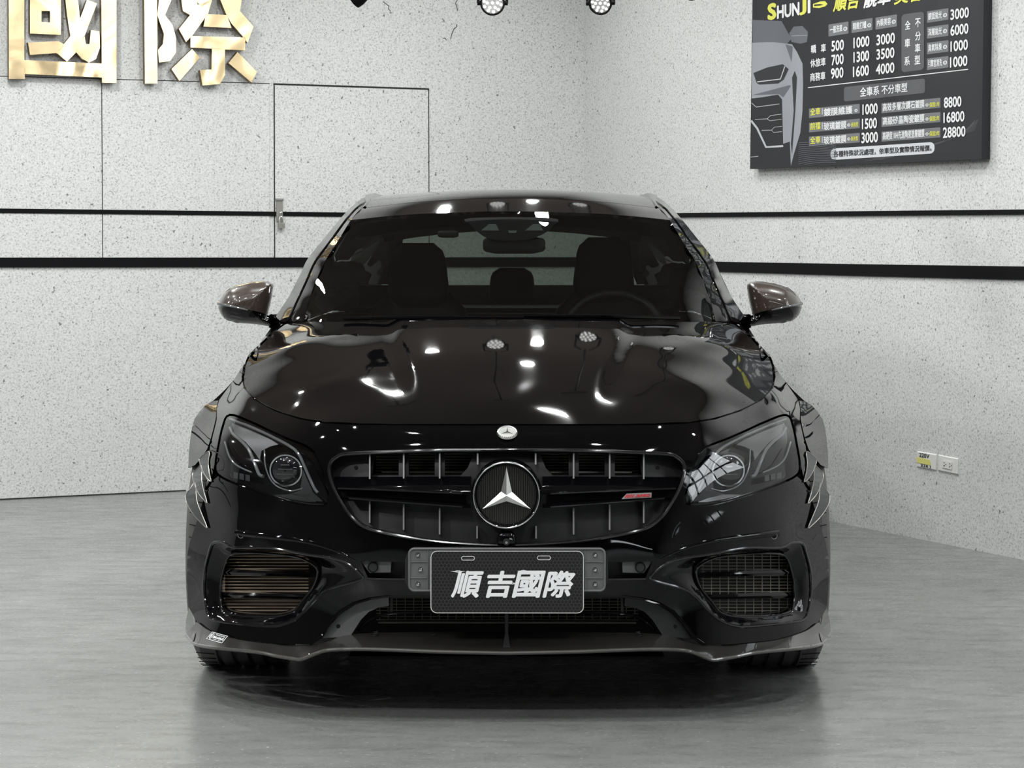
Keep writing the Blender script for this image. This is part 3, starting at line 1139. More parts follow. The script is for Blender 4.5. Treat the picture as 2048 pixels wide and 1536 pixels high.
# ---- bonnet: height field through measured points
side_edge = [(415, 835, .29), (466, 818.5, .44), (507, 796, .60), (526, 773, .76), (529, 753, .88), (526, 732, .99), (517, 712, 1.09), (500, 695, 1.18), (476, 671, 1.33), (449, 649, 1.51)]
front_edge = [(0, 848), (75, 848), (150, 848), (225, 848), (295, 847), (364, 844)]
fe3 = cp([p[0] for p in front_edge], [p[1] for p in front_edge], S(np.array(front_edge, float)))
se3 = cp(*np.array(side_edge).T)
cen3 = cp(0, np.array([808, 766, 718, 677, 643.]), np.array([.25, .45, .70, .95, 1.18]))
re3 = cp(np.array([120, 250, 340, 400.]), 643.5, np.array([1.19, 1.25, 1.34, 1.44]))
mids = []
for x, d in ((.18, .002), (.36, .008), (.52, .016)):
    for y in (.5, .75, 1.0):
        z = float(np.interp(y, cen3[:, 1], cen3[:, 2]))
        mids.append((x, y, z - d * (1 if x < .5 else 1.0)))
for y, d in ((.6, .055), (.8, .042), (1.0, .030)):
    z = float(np.interp(y, cen3[:, 1], cen3[:, 2]))
    mids.append((.655, y, z - d))
hp3 = np.concatenate([fe3, se3, cen3, re3, np.array(mids)])
hm = hp3[hp3[:, 0] > 1e-4] * [-1, 1, 1]
hp3 = np.concatenate([hp3, hm])
HZ_ = TPS(hp3[:, :2], hp3[:, 2], 0.5, lam=3e-4)


def HZ(q):
    q = np.atleast_2d(q)
    x, y = np.abs(q[:, 0]), q[:, 1]
    z = HZ_(q)
    xr = .245 + .105 * smooth(.15, 1.15, y)
    z = z + .013 * smooth(.22, .75, y) * (1 - smooth(xr - .012, xr + .042, x))
    return z


hood_line = np.concatenate([fe3[:-1, :2], spline(np.concatenate([fe3[-1:, :2], se3[:, :2]]), 5)])
rear_line = np.array([(se3[-1, 0] - .01, se3[-1, 1] + .005)] + [tuple(p) for p in re3[::-1, :2]] + [(0, 1.18)])
hood_poly = both(np.concatenate([hood_line, rear_line]))
mb = MB()
sheet(mb, hood_poly, [], lambda q: np.column_stack([q, HZ(q)]), 0.022, 0.016, lip=(0, 0.006, -0.02), face=np.array([0, 0, 9.0]))
mb.build('bonnet', m_paint, car)
# dark strip that paints the shade in the gap under the bonnet edge
mb = MB()
g = np.concatenate([hood_line[::-1] * [-1, 1], hood_line[1:]])
P = np.column_stack([g, HZ(g) - 0.016])
mb.grid(np.stack([P + [0, -0.02, -0.004], P + [0, 0.03, 0.002]], 0))
mb.build('bonnet_gap_shade', m_dark, car)

# ---- wings: visible front face (pixel-plane sheet) and the flank behind it
WING = [(466, 822.5), (508, 800.5), (530, 776), (534, 753), (531, 731), (522, 711), (505, 693.5), (480, 669), (454, 648),
        (475, 652), (500, 688), (522, 717), (551, 761), (579, 800), (583, 815), (583, 838), (588, 858), (594, 880), (600, 930), (606, 980), (600, 966)] + [tuple(p) for p in HLG[::1]][0:0]
kA = int(np.argmin(np.hypot(HLG[:, 0] - 588, HLG[:, 1] - 930)))
seq = [HLG[i % len(HLG)] for i in range(kA, kA + len(HLG)) ]
cut = [p for p in seq if True]
kB = next(i for i, p in enumerate(cut) if np.hypot(p[0] - 478, p[1] - 860) < 6)
WING = WING[:-1] + [(592, 955)] + [tuple(HLG[i % len(HLG)]) for i in range(kA, k0 + len(HLG) + 1)]
FLARE = [(581, 801), (594, 803), (606, 810), (618, 823), (628, 838), (633, 855), (636, 875), (639, 905), (640, 936), (626, 930), (610, 912), (601, 897), (594, 876), (589, 856), (585, 838), (584, 815)]


def Xs(y, z):
    base = interp([.15, .25, .35, .5, .7, .78, .82, .86, .90, .95, .99, 1.02],
                  [.80, .90, .925, .935, .925, .905, .875, .845, .828, .805, .787, .775], z)
    lowm = 1 - smooth(.70, .82, z)
    fl = .030 * np.exp(-((y - .85) / .33) ** 4) + .022 * np.exp(-((y - 3.79) / .42) ** 4)
    hips = .045 * smooth(1.6, 2.6, y) * smooth(.76, .84, z) * (1 - smooth(.93, .98, z))
    tail = .16 * np.clip(y - 4.1, 0, 2) ** 2
    return base + fl * lowm + hips - tail


def flank(name, poly, holes=(), parent=car, mat_=m_paint, off=0.0, step=.06):
    for s in (1, -1):
        mb = MB()
        sheet(mb, poly, holes, lambda q: np.column_stack([s * (Xs(q[:, 0], q[:, 1]) + off), q[:, 0], q[:, 1]]), step, .04,
              lip=(-s * .02, 0, 0), face=np.array([s * 9.0, 2, .6]))
        mb.build(name, mat_, parent)


def arch(yc, r, a0, a1, n=24, zc=.35):
    return [(yc + r * math.cos(a), zc + r * math.sin(a)) for a in np.radians(np.linspace(a0, a1, n))]


for s in (1, -1):
    mb = MB()
    sheet(mb, np.array(WING) * [s, 1], [], shell(), 8, 5, lip=(-s * .006, .012, -.002))
    # flank behind the wheel opening up to the door
    poly = [(.87, .742), (1.0, .80), (1.10, .862), (1.28, .905), (1.52, .975), (1.50, .20), (1.24, .20)] + arch(.85, .405, -12, 82)
    sheet(mb, poly, [], lambda q: np.column_stack([s * Xs(q[:, 0], q[:, 1]), q[:, 0], q[:, 1]]), .05, .03, lip=(-s * .02, 0, 0), face=np.array([s * 9.0, 1, .6]))
    wing = mb.build('front_wing', m_paint, car)
    mb = MB()
    sheet(mb, np.array(FLARE) * [s, 1], [], shell(-.010), 8, 5, lip=(-s * .004, .016, -.002))
    a = np.array(arch(.85, .40, 10, 88, 20))
    o_, i_ = [], []
    mb.grid(np.stack([np.column_stack([s * (np.minimum(Xs(a[:, 0], a[:, 1]), .965) - d), a[:, 0], a[:, 1]]) for d in (-.008, .03, .12)], 0))
    mb.build('wing_flare', m_paint, car)
flank('front_door', [(1.51, .20), (1.51, .972), (2.55, .972), (2.55, .20)])
flank('rear_door', [(2.56, .20), (2.56, .972), (3.50, .975), (3.42, .72)] + [(3.40, .20)])
flank('rear_quarter_panel', [(3.51, .975), (4.95, .95), (4.95, .30), (4.22, .22)] + arch(3.79, .41, -15, 160, 24) + [(3.43, .72)])

# underbody, bay lining and tail
mb = MB()
mb.box((-.74, .35, .17), (.74, 4.75, .22))
mb.build('underbody', m_dark, car, smooth=False)
mb = MB()
mb.box((-.52, .42, .22), (.52, .46, .80))
mb.box((-.66, .46, .22), (-.64, 1.3, .70))
mb.box((.64, .46, .22), (.66, 1.3, .70))
mb.box((-.70, 1.28, .22), (.70, 1.31, .88))
mb.build('engine_bay_lining', m_dark, car, smooth=False)
mb = MB()
ys = np.linspace(-.81, .81, 13)
mb.grid([[(x, 4.95 - .12 * (abs(x) / .81) ** 4 + dy, z) for x in ys] for z, dy in ((.22, -.1), (.3, 0), (.55, .03), (.8, 0), (.92, -.03), (.95, -.06))])
mb.build('rear_bumper', m_paint, car)
mb = MB()
xs = np.linspace(-.70, .70, 13)
mb.grid([[(x, y, z - .10 * (abs(x) / .80) ** 3 * .6) for x in xs] for y, z in ((4.28, 1.075), (4.5, 1.08), (4.7, 1.065), (4.88, 1.05), (4.95, .90))])
mb.build('boot_lid', m_paint, car)

for s in (1, -1):
    yy = np.array([4.26, 4.4, 4.55, 4.7, 4.82, 4.94])
    zi = np.interp(yy, [4.28, 4.5, 4.7, 4.88, 4.95], [1.035, 1.04, 1.025, 1.01, .86])
    a_ = np.column_stack([np.full(6, .695), yy, zi])
    c_ = np.column_stack([Xs(yy, np.full(6, .955)), yy, np.full(6, .956) - .02 * (yy > 4.9)])
    b_ = (a_ + c_) / 2 + [.015, 0, .012]
    MB().grid(np.stack([a_, b_, c_], 0) * [s, 1, 1]).build('rear_shoulder', m_paint, car)
    lin = MB()
    lin.grid(np.array([[(.60, 3.45, 1.0), (.60, 3.9, 1.0), (.60, 4.24, 1.0)], [(.775, 3.45, .96), (.775, 3.9, .96), (.76, 4.3, .96)], [(.78, 3.45, .6), (.78, 3.9, .6), (.76, 4.3, .6)]]) * [s, 1, 1])
    lin.build('rear_side_lining', m_leather, car)

# ---- greenhouse
W_PTS = [(0, 643, 1.18), (120, 643, 1.19), (250, 643, 1.25), (340, 643, 1.34), (400, 643, 1.45), (412, 642, 1.50), (401, 599, 1.60), (388, 562, 1.68), (371, 524, 1.77),
         (347, 486, 1.86), (319, 440, 1.97), (0, 423, 1.85), (200, 429, 1.90), (0, 530, 1.515), (200, 530, 1.56), (300, 530, 1.645), (0, 586, 1.345), (0, 475, 1.685)]
wp = np.array(W_PTS)
wp = np.concatenate([wp, wp[wp[:, 0] > 0] * [-1, 1, 1]])
W_ = TPS(wp[:, :2], wp[:, 2], 150.0, lam=1e-4)
GL_SIDE = [(412, 643), (401, 599), (388, 562), (371, 524), (347, 486), (319, 440.5)]
glass_half = [(0, 423.5), (100, 425), (200, 429.5), (260, 434)] + GL_SIDE[::-1] + [(330, 643.5), (200, 643.5), (0, 643.5)]
mb = MB()
sheet(mb, both(spline(glass_half[:4], 3)[:-1].tolist() + glass_half[3:]), [], lambda q: cp(q[:, 0], q[:, 1], W_(q)), 14, 8, lip=(0, .004, -.004))
mb.build('windscreen', m_windshield, car)
mb = MB()      # black printed border and wiper trough behind the bottom edge
mb.grid([[(s * x, y, z) for s, x, y, z in row] for row in (
    [(-1, .76, 1.50, .995), (-1, .55, 1.34, .995), (-1, .3, 1.235, .998), (1, 0, 1.19, 1.0), (1, .3, 1.235, .998), (1, .55, 1.34, .995), (1, .76, 1.50, .995)],
    [(-1, .76, 1.54, .95), (-1, .55, 1.38, .95), (-1, .3, 1.275, .95), (1, 0, 1.23, .95), (1, .3, 1.275, .95), (1, .55, 1.38, .95), (1, .76, 1.54, .95)])])
mb.build('wiper_trough', m_dark, car)
for pts in ([(-330, 640.5, 1.33), (-200, 638, 1.22), (-60, 639.5, 1.185), (30, 640, 1.18)], [(30, 637, 1.19), (130, 635.5, 1.20), (230, 637, 1.24), (340, 639.5, 1.33)]):
    P = spline(cp(*np.array(pts).T), 6) + [0, -.012, .006]
    MB().tube(P, .006, 6).build('wiper_arm', m_gloss, car)

SIL = [(256, 391, 2.72), (291, 394, 2.58), (315, 410, 2.42), (339, 435, 2.30), (370, 473, 2.16), (405, 517, 2.03), (421, 551, 1.95), (441, 592, 1.86), (469, 633, 1.74), (474, 647, 1.70)]
INN = [(256, 391.5, 2.70), (297, 416, 2.20)] + [(x, y, float(W_([(x, y)])[0])) for x, y in GL_SIDE[::-1]]
MID = [(270, 392, 2.66), (304, 413, 2.22), (329, 440, 2.06), (361, 484, 1.93), (390, 524, 1.83), (407, 562, 1.75), (424, 599, 1.67), (440, 634, 1.58), (444, 643, 1.56)]
pp = np.array(SIL + INN + MID)
P_ = TPS(pp[:, :2], pp[:, 2], 120.0, lam=1e-3)
for s in (1, -1):
    def fp(q, s=s):
        r = cp(np.abs(q[:, 0]), q[:, 1], P_(np.column_stack([np.abs(q[:, 0]), q[:, 1]])))
        r[:, 0] *= s
        return r
    inn = spline(np.array(INN)[:, :2], 5)
    mid = spline(np.array(MID)[:, :2], 5)
    sil = spline(np.array(SIL)[:, :2], 5)
    mb = MB()
    sheet(mb, np.concatenate([grow(inn, 0), (mid - [1.2, 0])[::-1]]) * [s, 1], [], fp, 8, 5, lip=(-s * .01, .012, -.004))
    mb.build('windscreen_pillar', m_paint, car)
    mb = MB()
    sheet(mb, np.concatenate([mid + [1.2, 0], sil[::-1]]) * [s, 1], [], fp, 8, 5, lip=(-s * .01, .012, -.004))
    mb.build('door_frame', m_gloss, car)
    MB().tube(fp(mid * [s, 1]) + [0, -.002, 0], .004, 8).build('pillar_trim', m_gloss, car)
    # side glass from the frame down to the belt
    rail = cp(*np.array(SIL[::-1]).T)[:-1]
    rail = np.concatenate([rail, [(.548, 3.0, 1.435), (.54, 3.4, 1.40), (.525, 3.75, 1.33), (.56, 4.1, 1.18), (.62, 4.32, 1.07)]])
    belt = np.column_stack([Xs(rail[:, 1], np.full(len(rail), .975)) - .004, rail[:, 1], np.full(len(rail), .975)])
    midr = (rail + belt) / 2 + [.02, 0, 0]
    rows = np.stack([rail, midr, belt], 0) * [s, 1, 1]
    MB().grid(rows).build('side_window', m_side_glass, car)

# roof: height field
r0 = cp(*np.array([(0, 423, 1.85), (100, 424.8, 1.865), (200, 429, 1.90), (319, 440, 1.97)]).T)
r1 = cp(*np.array([(0, 396, 2.05), (100, 398.5, 2.06), (200, 405, 2.10), (297, 416, 2.20)]).T)
r2 = cp(*np.array([(0, 383, 2.75), (100, 384, 2.75), (200, 387.3, 2.74), (256, 391, 2.70)]).T)
r3 = np.array([(0, 3.2, 1.458), (.25, 3.2, 1.452), (.50, 3.2, 1.425), (0, 3.7, 1.395), (.25, 3.7, 1.388), (.49, 3.7, 1.36)])
rp3 = np.concatenate([r0, r1, r2, r3])
rp3 = np.concatenate([rp3, rp3[rp3[:, 0] > 1e-4] * [-1, 1, 1]])
R_ = TPS(rp3[:, :2], rp3[:, 2], .5, lam=1e-4)
fr_ = lambda q: np.column_stack([q, R_(q)])
e0, e1 = spline(r0[:, :2], 5), spline(r1[:, :2], 5)
mb = MB()
sheet(mb, both(np.concatenate([e1 - [0, .006], e0[::-1]])), [], fr_, .03, .02, lip=(0, 0, -.01), face=np.array([0, 0, 9.]))
mb.build('roof_front_glass', m_gloss, car)
sd = np.concatenate([e1[-1:], [(r2[3, 0], r2[3, 1]), (.49, 3.2), (.47, 3.70)]])
mb = MB()
sheet(mb, both(np.concatenate([e1[:-1], spline(sd, 4), [(0, 3.72)]])), [], fr_, .035, .025, lip=(0, 0, -.012), face=np.array([0, 0, 9.]))
mb.build('roof_panel', m_paint, car)
for s in (1, -1):
    p = np.array([(r1[3, 0], 2.20, r1[3, 2]), (.545, 2.58, 1.452), (.548, 3.0, 1.435), (.54, 3.4, 1.40), (.525, 3.75, 1.33), (.56, 4.1, 1.18), (.62, 4.32, 1.07)])
    i_ = np.array([(r1[3, 0] - .02, 2.20, r1[3, 2]), (r2[3, 0], 2.70, r2[3, 2]), (.49, 3.0, 1.437), (.48, 3.4, 1.405), (.455, 3.72, 1.365), (.49, 4.05, 1.22), (.56, 4.30, 1.085)])
    MB().grid(np.stack([p, (p + i_) / 2 + [0, 0, .008], i_], 0) * [s, 1, 1]).build('roof_rail', m_paint, car)
mb = MB()
xs = np.linspace(-1, 1, 11)
mb.grid([[(x * (.465 + .105 * t), 3.71 + .60 * t, 1.37 - .29 * t + .02 * math.sin(math.pi * t) - .02 * x * x) for x in xs] for t in np.linspace(0, 1, 7)])
mb.build('rear_window', m_rear_glass, car)

# ---- cabin
mb = MB()
mb.grid([[(x, y, z - .05 * (x / .54) ** 2) for x in np.linspace(-.54, .54, 9)] for y, z in ((1.95, 1.335), (2.3, 1.385), (2.8, 1.40), (3.3, 1.38), (3.68, 1.325))])
mb.build('headliner', m_leather, car)
mb = MB()
mb.grid([[(x, y + .22 * (abs(x) / .74) ** 2.2, z) for x in np.linspace(-.74, .74, 15)] for y, z in ((1.24, .985), (1.42, 1.0), (1.60, 1.005), (1.72, .985), (1.76, .88), (1.70, .6))])
mb.build('dashboard', m_dash, car)
mb = MB()
mb.box((-.77, 3.45, .30), (.77, 3.56, .98))
mb.box((-.70, 3.56, .96), (.70, 4.25, 1.0))
mb.box((-.72, 1.7, .25), (.72, 3.5, .28))
mb.box((-.68, 4.10, .95), (.68, 4.25, 1.085))
mb.build('rear_seat_bench', m_leather, car, smooth=False)


def rbox(mb, c, half, r=.04, taper=(1, 1), n=6):
    """rounded block: half sizes, taper scales x and y at the top"""
    c, half = np.asarray(c, float), np.asarray(half, float)
    a = np.linspace(0, 2 * math.pi, 4 * n + 1)[:-1]
    ex = lambda t: np.sign(t) * np.abs(t) ** .45
    ring = np.column_stack([ex(np.cos(a)), ex(np.sin(a))])
    P = []
    for t in np.linspace(-1, 1, 9):
        k = 1 - (abs(t) ** 6) * min(.4, r / min(half[:2]))
        f = 1 + (np.array(taper) - 1) * (t + 1) / 2
        P.append(np.column_stack([ring * half[:2] * k * f, np.full(len(a), t * half[2])]) + c)
    mb.grid(np.array(P), True)
    m = len(a)
    mb.add(P[0], [tuple(range(m))[::-1]])
    mb.add(P[-1], [tuple(range(m))])
    return mb


for s, top in ((-1, 1.272), (1, 1.293)):
    seat = rbox(MB(), (s * .345, 2.55, .80), (.25, .07, .30), .05, (.72, .8)).build('front_seat', m_leather, car)
    rbox(MB(), (s * .345, 2.52, top - .12), (.122, .05, .12), .05, (.78, .8)).build('headrest', m_leather, seat)
    rbox(MB(), (s * .345, 2.28, .52), (.25, .26, .07), .05).build('seat_cushion', m_leather, seat)
for x, top in ((0.0, 1.165), (-.40, 1.10), (.40, 1.10)):
    rbox(MB(), (x, 3.44, top - .07), (.10, .05, .075), .04, (.85, .9)).build('rear_headrest', m_leather, car)
# steering wheel on the driver's side of the cabin
sw = MB()
cw = np.array([.36, 1.93, .925])
ax1, ax2 = np.array([1., 0, 0]), np.array([0, .40, .916])
sw.tube([cw + .185 * (math.cos(a) * ax1 + math.sin(a) * ax2) for a in np.linspace(0, 2 * math.pi, 33)[:-1]], .016, 10, True)
swo = sw.build('steering_wheel', m_leather, car)
mb = rbox(MB(), cw + [0, -.01, 0], (.075, .03, .06), .02)
for a in (.1, math.pi - .1, -math.pi / 2):
    mb.tube([cw, cw + .18 * (math.cos(a) * ax1 + math.sin(a) * ax2)], .014, 8)
mb.build('wheel_hub', m_gloss, swo)
MB().tube([cw + [0, -.004, 0] + .178 * (math.cos(a) * ax1 + math.sin(a) * ax2) for a in np.radians(np.linspace(55, 125, 9))], .005, 6).build('wheel_highlight', m_chrome, swo)  # chrome arc put in as the highlight on top of the wheel
# mirror, sensor pod, camera behind the windscreen
rbox(MB(), cp(8, 490, 1.84), (.107, .018, .030), .012).build('rear_view_mirror', m_plastic, car)
pod = cp(4, 458, 1.83)
po_ = MB()
pl = spline([(-80, 436), (84, 436), (86, 452), (70, 466), (40, 478), (4, 481), (-40, 478), (-65, 464), (-78, 450)], 4, True)
fr = cp(pl[:, 0], pl[:, 1], np.full(len(pl), 1.80)); bk = cp(pl[:, 0], pl[:, 1], np.full(len(pl), 1.88))
po_.plate(fr, bk)
podo = po_.build('sensor_pod', m_plastic, car)
for pl in ([(-42, 448), (-28, 448), (-22, 461), (-58, 461)], [(46, 448), (60, 448), (66, 461), (30, 461)], [(-4, 461), (14, 461), (12, 466), (-2, 466)]):
    pl = np.array(pl, float)
    MB().plate(cp(pl[:, 0], pl[:, 1], np.full(4, 1.795)), cp(pl[:, 0], pl[:, 1], np.full(4, 1.80))).build('sensor_window', mat('pale_sensor_window', (.30, .31, .30), .4), podo, smooth=False)
rbox(MB(), cp(-124, 468, 1.86), (.036, .02, .013), .01).build('dash_camera', m_plastic, car)


# ---- door mirrors
CAP = [(545, 571), (541, 565), (532, 562.5), (512, 563.5), (493, 566), (464, 574.5), (449, 586), (441, 598), (437, 606), (437, 612), (448, 612.5), (465, 614), (495, 618), (520, 624), (534, 629), (539, 610), (543, 590)]
LOW = [(437, 612), (438, 619), (444, 631), (454, 640.5), (464, 643), (473, 646), (482, 646.5), (510, 648), (541, 653), (546, 650), (549, 634), (534, 630), (520, 624), (495, 618), (465, 614), (448, 612.5)]
MY = 1.72


def pillow(outline, bulge, y0, d0):
    def fn(q):
        d = seg_dist(outline, q)
        t = np.clip(d / d0, 0, 1)
        return cp(q[:, 0], q[:, 1], y0 - bulge * np.sqrt(np.clip(1 - (1 - t) ** 2, 0, 1)))
    return fn


whole = np.array([(1020.5 - x, y) for x, y in [(545, 571), (541, 565), (532, 562.5), (512, 563.5), (493, 566), (464, 574.5), (449, 586), (441, 598), (437, 606), (437, 612), (438, 619), (444, 631), (454, 640.5), (464, 643), (482, 646.5), (510, 648), (541, 653), (546, 650), (542, 634), (534, 630), (539, 610), (543, 590)]])
for s in (-1, 1):
    base = empty('door_mirror', (s * .85, MY, .96), car)
    off = np.array([s * .85, MY, .96])
    fnw = pillow(spline(whole, 4, True), .105, MY, 36)
    def fm(q, s=s, g=0.0):
        r = fnw(np.column_stack([np.abs(q[:, 0]), q[:, 1]]))
        r[:, 0] *= s
        r[:, 1] -= g
        return r - off
    for nm, pl, mt, g in (('mirror_cap', CAP, m_carbon_brown, .004), ('mirror_base', LOW, m_gloss, 0.0)):
        pl = np.array([(s * (1020.5 - x), y) for x, y in pl])
        mb = MB()
        sheet(mb, pl, [], lambda q: fm(q, g=g), 3.2, 2.5, lip=(0, .035, 0), face=EYE - off)
        mb.build(nm, mt, base)
    p = np.array([(s * (1020.5 - x), y) for x, y in [(437.5, 607), (450, 610), (466, 613), (480, 616), (497, 620)]])
    MB().tube(fm(p, g=.006), np.linspace(.0055, .002, 5), 8).build('indicator_strip', m_guide, base)
    pl = spline(whole, 4, True) * [s, 1]
    bk = cp(np.abs(pl[:, 0]), pl[:, 1], np.full(len(pl), MY + .035)); bk[:, 0] *= s
    MB().plate(bk - off + [0, .002, 0], bk - off).build('mirror_glass', m_chrome, base, smooth=False)
    a = cp(475, 641, 1.74); b = cp(463, 648, 1.78)
    arm = np.array([cp(478, 641, 1.72), cp(468, 643, 1.76), cp(455, 645, 1.80)]) * [s, 1, 1] - off
    MB().tube(arm, [.022, .026, .030], 10, flat=.8).build('mirror_arm', m_gloss, base)

# ---- grille
gr = empty('grille', (0, .02, .6), car)
GO = np.array([0, .02, .6])
mb = MB()
fr = shell(0.002)(GRILLE)
bk = shell(0.055)(grow(GRILLE, -7))
n = len(fr)
mb.add(np.concatenate([fr, bk]) - GO, [(i, (i + 1) % n, n + (i + 1) % n, n + i) for i in range(n)])
mb.build('grille_funnel', m_plastic, gr)
MB().tube(shell(-0.001)(grow(GRILLE, -1.5)) - GO, .0048, 8, True).build('grille_frame', m_rimline, gr)
# liner with windows onto the radiator
UPW = [[(216, 908), (264, 908), (270, 951), (216, 951)], [(144, 907), (196, 907), (196, 951), (144, 951)], [(66, 907), (124, 906), (124, 951), (92, 951), (78, 936)]]
LOWW = []
mb = MB()
holes = [np.array(h, float) for h in UPW] + [mirx(h) for h in UPW]
sheet(mb, grow(GRILLE, -6.5), holes, lambda q: shell(0.055)(q) - GO, 12, 7, lip=(0, .03, 0), face=EYE - GO)
mb.build('grille_liner', m_plastic, gr)
mb = MB()
for k in range(10):
    row = 908 + 5.6 * k
    for s in (1, -1):
        a = cp(s * 64, row, .20); b = cp(s * 262, row, .215)
        mb.tube([a - GO, b - GO], .0022, 5)
mb.build('radiator_fins', m_alu2, gr)
for s in (1, -1):
    mb = MB()
    a = cp(s * 68, 944, .175); b = cp(s * 250, 944, .19)
    mb.tube([a - GO, b - GO], .0045, 6)
    mb.build('radiator_rail', m_steel, gr)
mb = MB()
P = cp(np.array([-270, 270, 270, -270]), np.array([900, 900, 1075, 1075]), np.array([.24] * 4)) - GO
mb.add(P, [(0, 1, 2, 3)])
mb.build('radiator_core', m_dark, gr, smooth=False)
m_bar = mat('satin_grey_bar', (.20, .20, .20), .38)
for s in (1, -1):
    for dx, a, b in [(274, 909, 958), (206, 907, 957), (134, 906, 957), (58, 906, 929), (274, 1003, 1046), (206, 1009, 1060), (134, 1016, 1069), (59, 1052, 1077)]:
        hw = 1.5
        f4 = np.array([(s * dx - hw, a), (s * dx + hw, a), (s * dx + hw, b), (s * dx - hw, b)], float)
        fr, bk = shell(.012)(f4) - GO, shell(.056)(f4) - GO
        MB().plate(fr, bk).build('grille_bar', m_bar, gr, smooth=False)
    # twin blade: sloping upper blade, slot and lower blade
    up = np.array([(72, 956), (348, 957), (343, 972), (334, 977.5), (90, 987.5), (72, 988)], float)
    mb = MB()
    sheet(mb, up * [s, 1], [], lambda q: shell(0)(q) - GO + np.column_stack([0 * q[:, 0], -.006 + .045 * np.clip((978 - q[:, 1]) / 22, 0, 1), 0 * q[:, 0]]), 8, 6, lip=(0, .02, 0), face=EYE - GO)
    mb.build('upper_blade', m_gloss, gr)
    lo_ = np.array([(72, 1010), (90, 1008), (320, 993), (314, 999), (90, 1015.5), (72, 1016)], float)
    mb = MB()
    sheet(mb, lo_ * [s, 1], [], lambda q: shell(-.006)(q) - GO, 6, 5, lip=(0, .04, 0), face=EYE - GO)
    mb.build('lower_blade', m_gloss, gr)
    for l in ([(338, 977), (240, 980.5), (88, 987.5)], [(315, 997), (200, 1006), (88, 1014)]):
        MB().tube(shell(-.007)(spline(np.array(l, float) * [s, 1], 5)) - GO, .0026, 6).build('blade_highlight', m_rimline, gr)  # grey tubes put in as the highlight lines along the blades
    MB().tube([shell(.04)([(s * 80, 999)])[0] - GO, shell(.04)([(s * 330, 988)])[0] - GO], .012, 8).build('blade_slot', m_dark, gr)
    MB().cyl(shell(.05)([(s * 302, 935)])[0] - GO, shell(.058)([(s * 302, 935)])[0] - GO, .005).build('fixing_hole', m_dark, gr)
# star roundel
sc_ = cp(0, 990, -.012) - GO
R = 66.5 * (Y0 - .012) / F
ang = np.linspace(0, 2 * math.pi, 49)[:-1]
circ = lambda r, y=0: np.array([sc_ + [r * math.cos(a), y, r * math.sin(a)] for a in ang])
mb = MB()
mb.grid(np.stack([circ(R + .006, .05), circ(R + .002, .004), circ(R - .002, -.004), circ(R - .007, .0), circ(R - .009, .008)], 0), True)
mb.build('roundel_ring', m_gloss, gr)
mb = MB().tube(circ(R - .0005, -.003), .0022, 8, True)
mb.build('roundel_bead', m_chrome, gr)
mb = MB()
mb.add(circ(R - .008, .006), [tuple(range(48))])
mb.build('roundel_cover', mat('gloss_black_cover', (.006, .006, .006), .04, ior=1.7), gr, smooth=False)
mb = MB()
for k in range(-15, 16):
    x = k * .0048
    h = math.sqrt(max(0, (R - .011) ** 2 - x * x))
    if h > .01:
        mb.tube([sc_ + [x, .0055, -h], sc_ + [x, .0055, h]], .0008, 4)
mb.build('cover_ribs', mat('dark_rib', (.05, .048, .045), .4), gr)
mb = MB()
tipr, hubr = .0735, .0165
for k in range(3):
    a = math.pi / 2 + k * 2 * math.pi / 3
    t = np.array([math.cos(a), 0, math.sin(a)])
    l_, r_ = (np.array([math.cos(a + d), 0, math.sin(a + d)]) * hubr for d in (math.pi / 3, -math.pi / 3))
    c = sc_ + [0, -.012, 0]
    tip, L, Rr = sc_ + t * tipr + [0, -.001, 0], sc_ + l_ + [0, .0, 0], sc_ + r_ + [0, .0, 0]
    tn = np.cross(t, [0, 1, 0]) * .0022
    tip1, tip2 = tip + tn, tip - tn
    for tr_ in ((c, tip, L), (c, Rr, tip)):
        V = np.array(tr_)
        mb.add(V, orient(V, np.array([[0, 1, 2]]), EYE - GO))
mb.build('roundel_star', m_silver, gr, smooth=False)
cc = cp(0, 1080, -.012) - GO
rbox(MB(), cc + [0, .02, .004], (.028, .03, .017), .01, (.8, .9)).build('camera_pod', m_gloss, gr)
MB().cyl(cc + [0, -.006, -.004], cc + [0, -.014, -.005], .0095, .008).build('camera_lens', m_plastic, gr)
MB().cyl(cc + [0, -.0145, -.005], cc + [0, -.015, -.005], .0035).build('camera_eye', m_chrome, gr)
# red enamel badge on the blade of the right half
bq = np.array([(230, 998), (240, 987), (290, 985), (289.5, 995)], float)
mb = MB().plate(shell(-.010)(bq) - GO, shell(.02)(bq) - GO)
mb.build('blade_badge', m_silver, gr, smooth=False)


def quad_fn(qd, f):
    qd = np.asarray(qd, float)
    def fn(u, v):
        p = (qd[0] * (1 - u) + qd[1] * u) * (1 - v) + (qd[3] * (1 - u) + qd[2] * u) * v
        return f(np.array([p]))[0]
    return fn


fq = quad_fn([(238, 988.5), (289, 986.5), (288.5, 994), (233, 996.5)], lambda q: shell(-.0115)(q) - GO)
mb = MB()
text_on(mb, 'AMG', fq, .42, .97, .1, .92, .04)
for k in range(4):
    u = .06 + .085 * k
    mb.add([fq(u, .1), fq(u + .05, .1), fq(u + .03, .92), fq(u - .02, .92)], [(0, 1, 2, 3)])
mb.build('badge_lettering', m_red, gr, smooth=False)
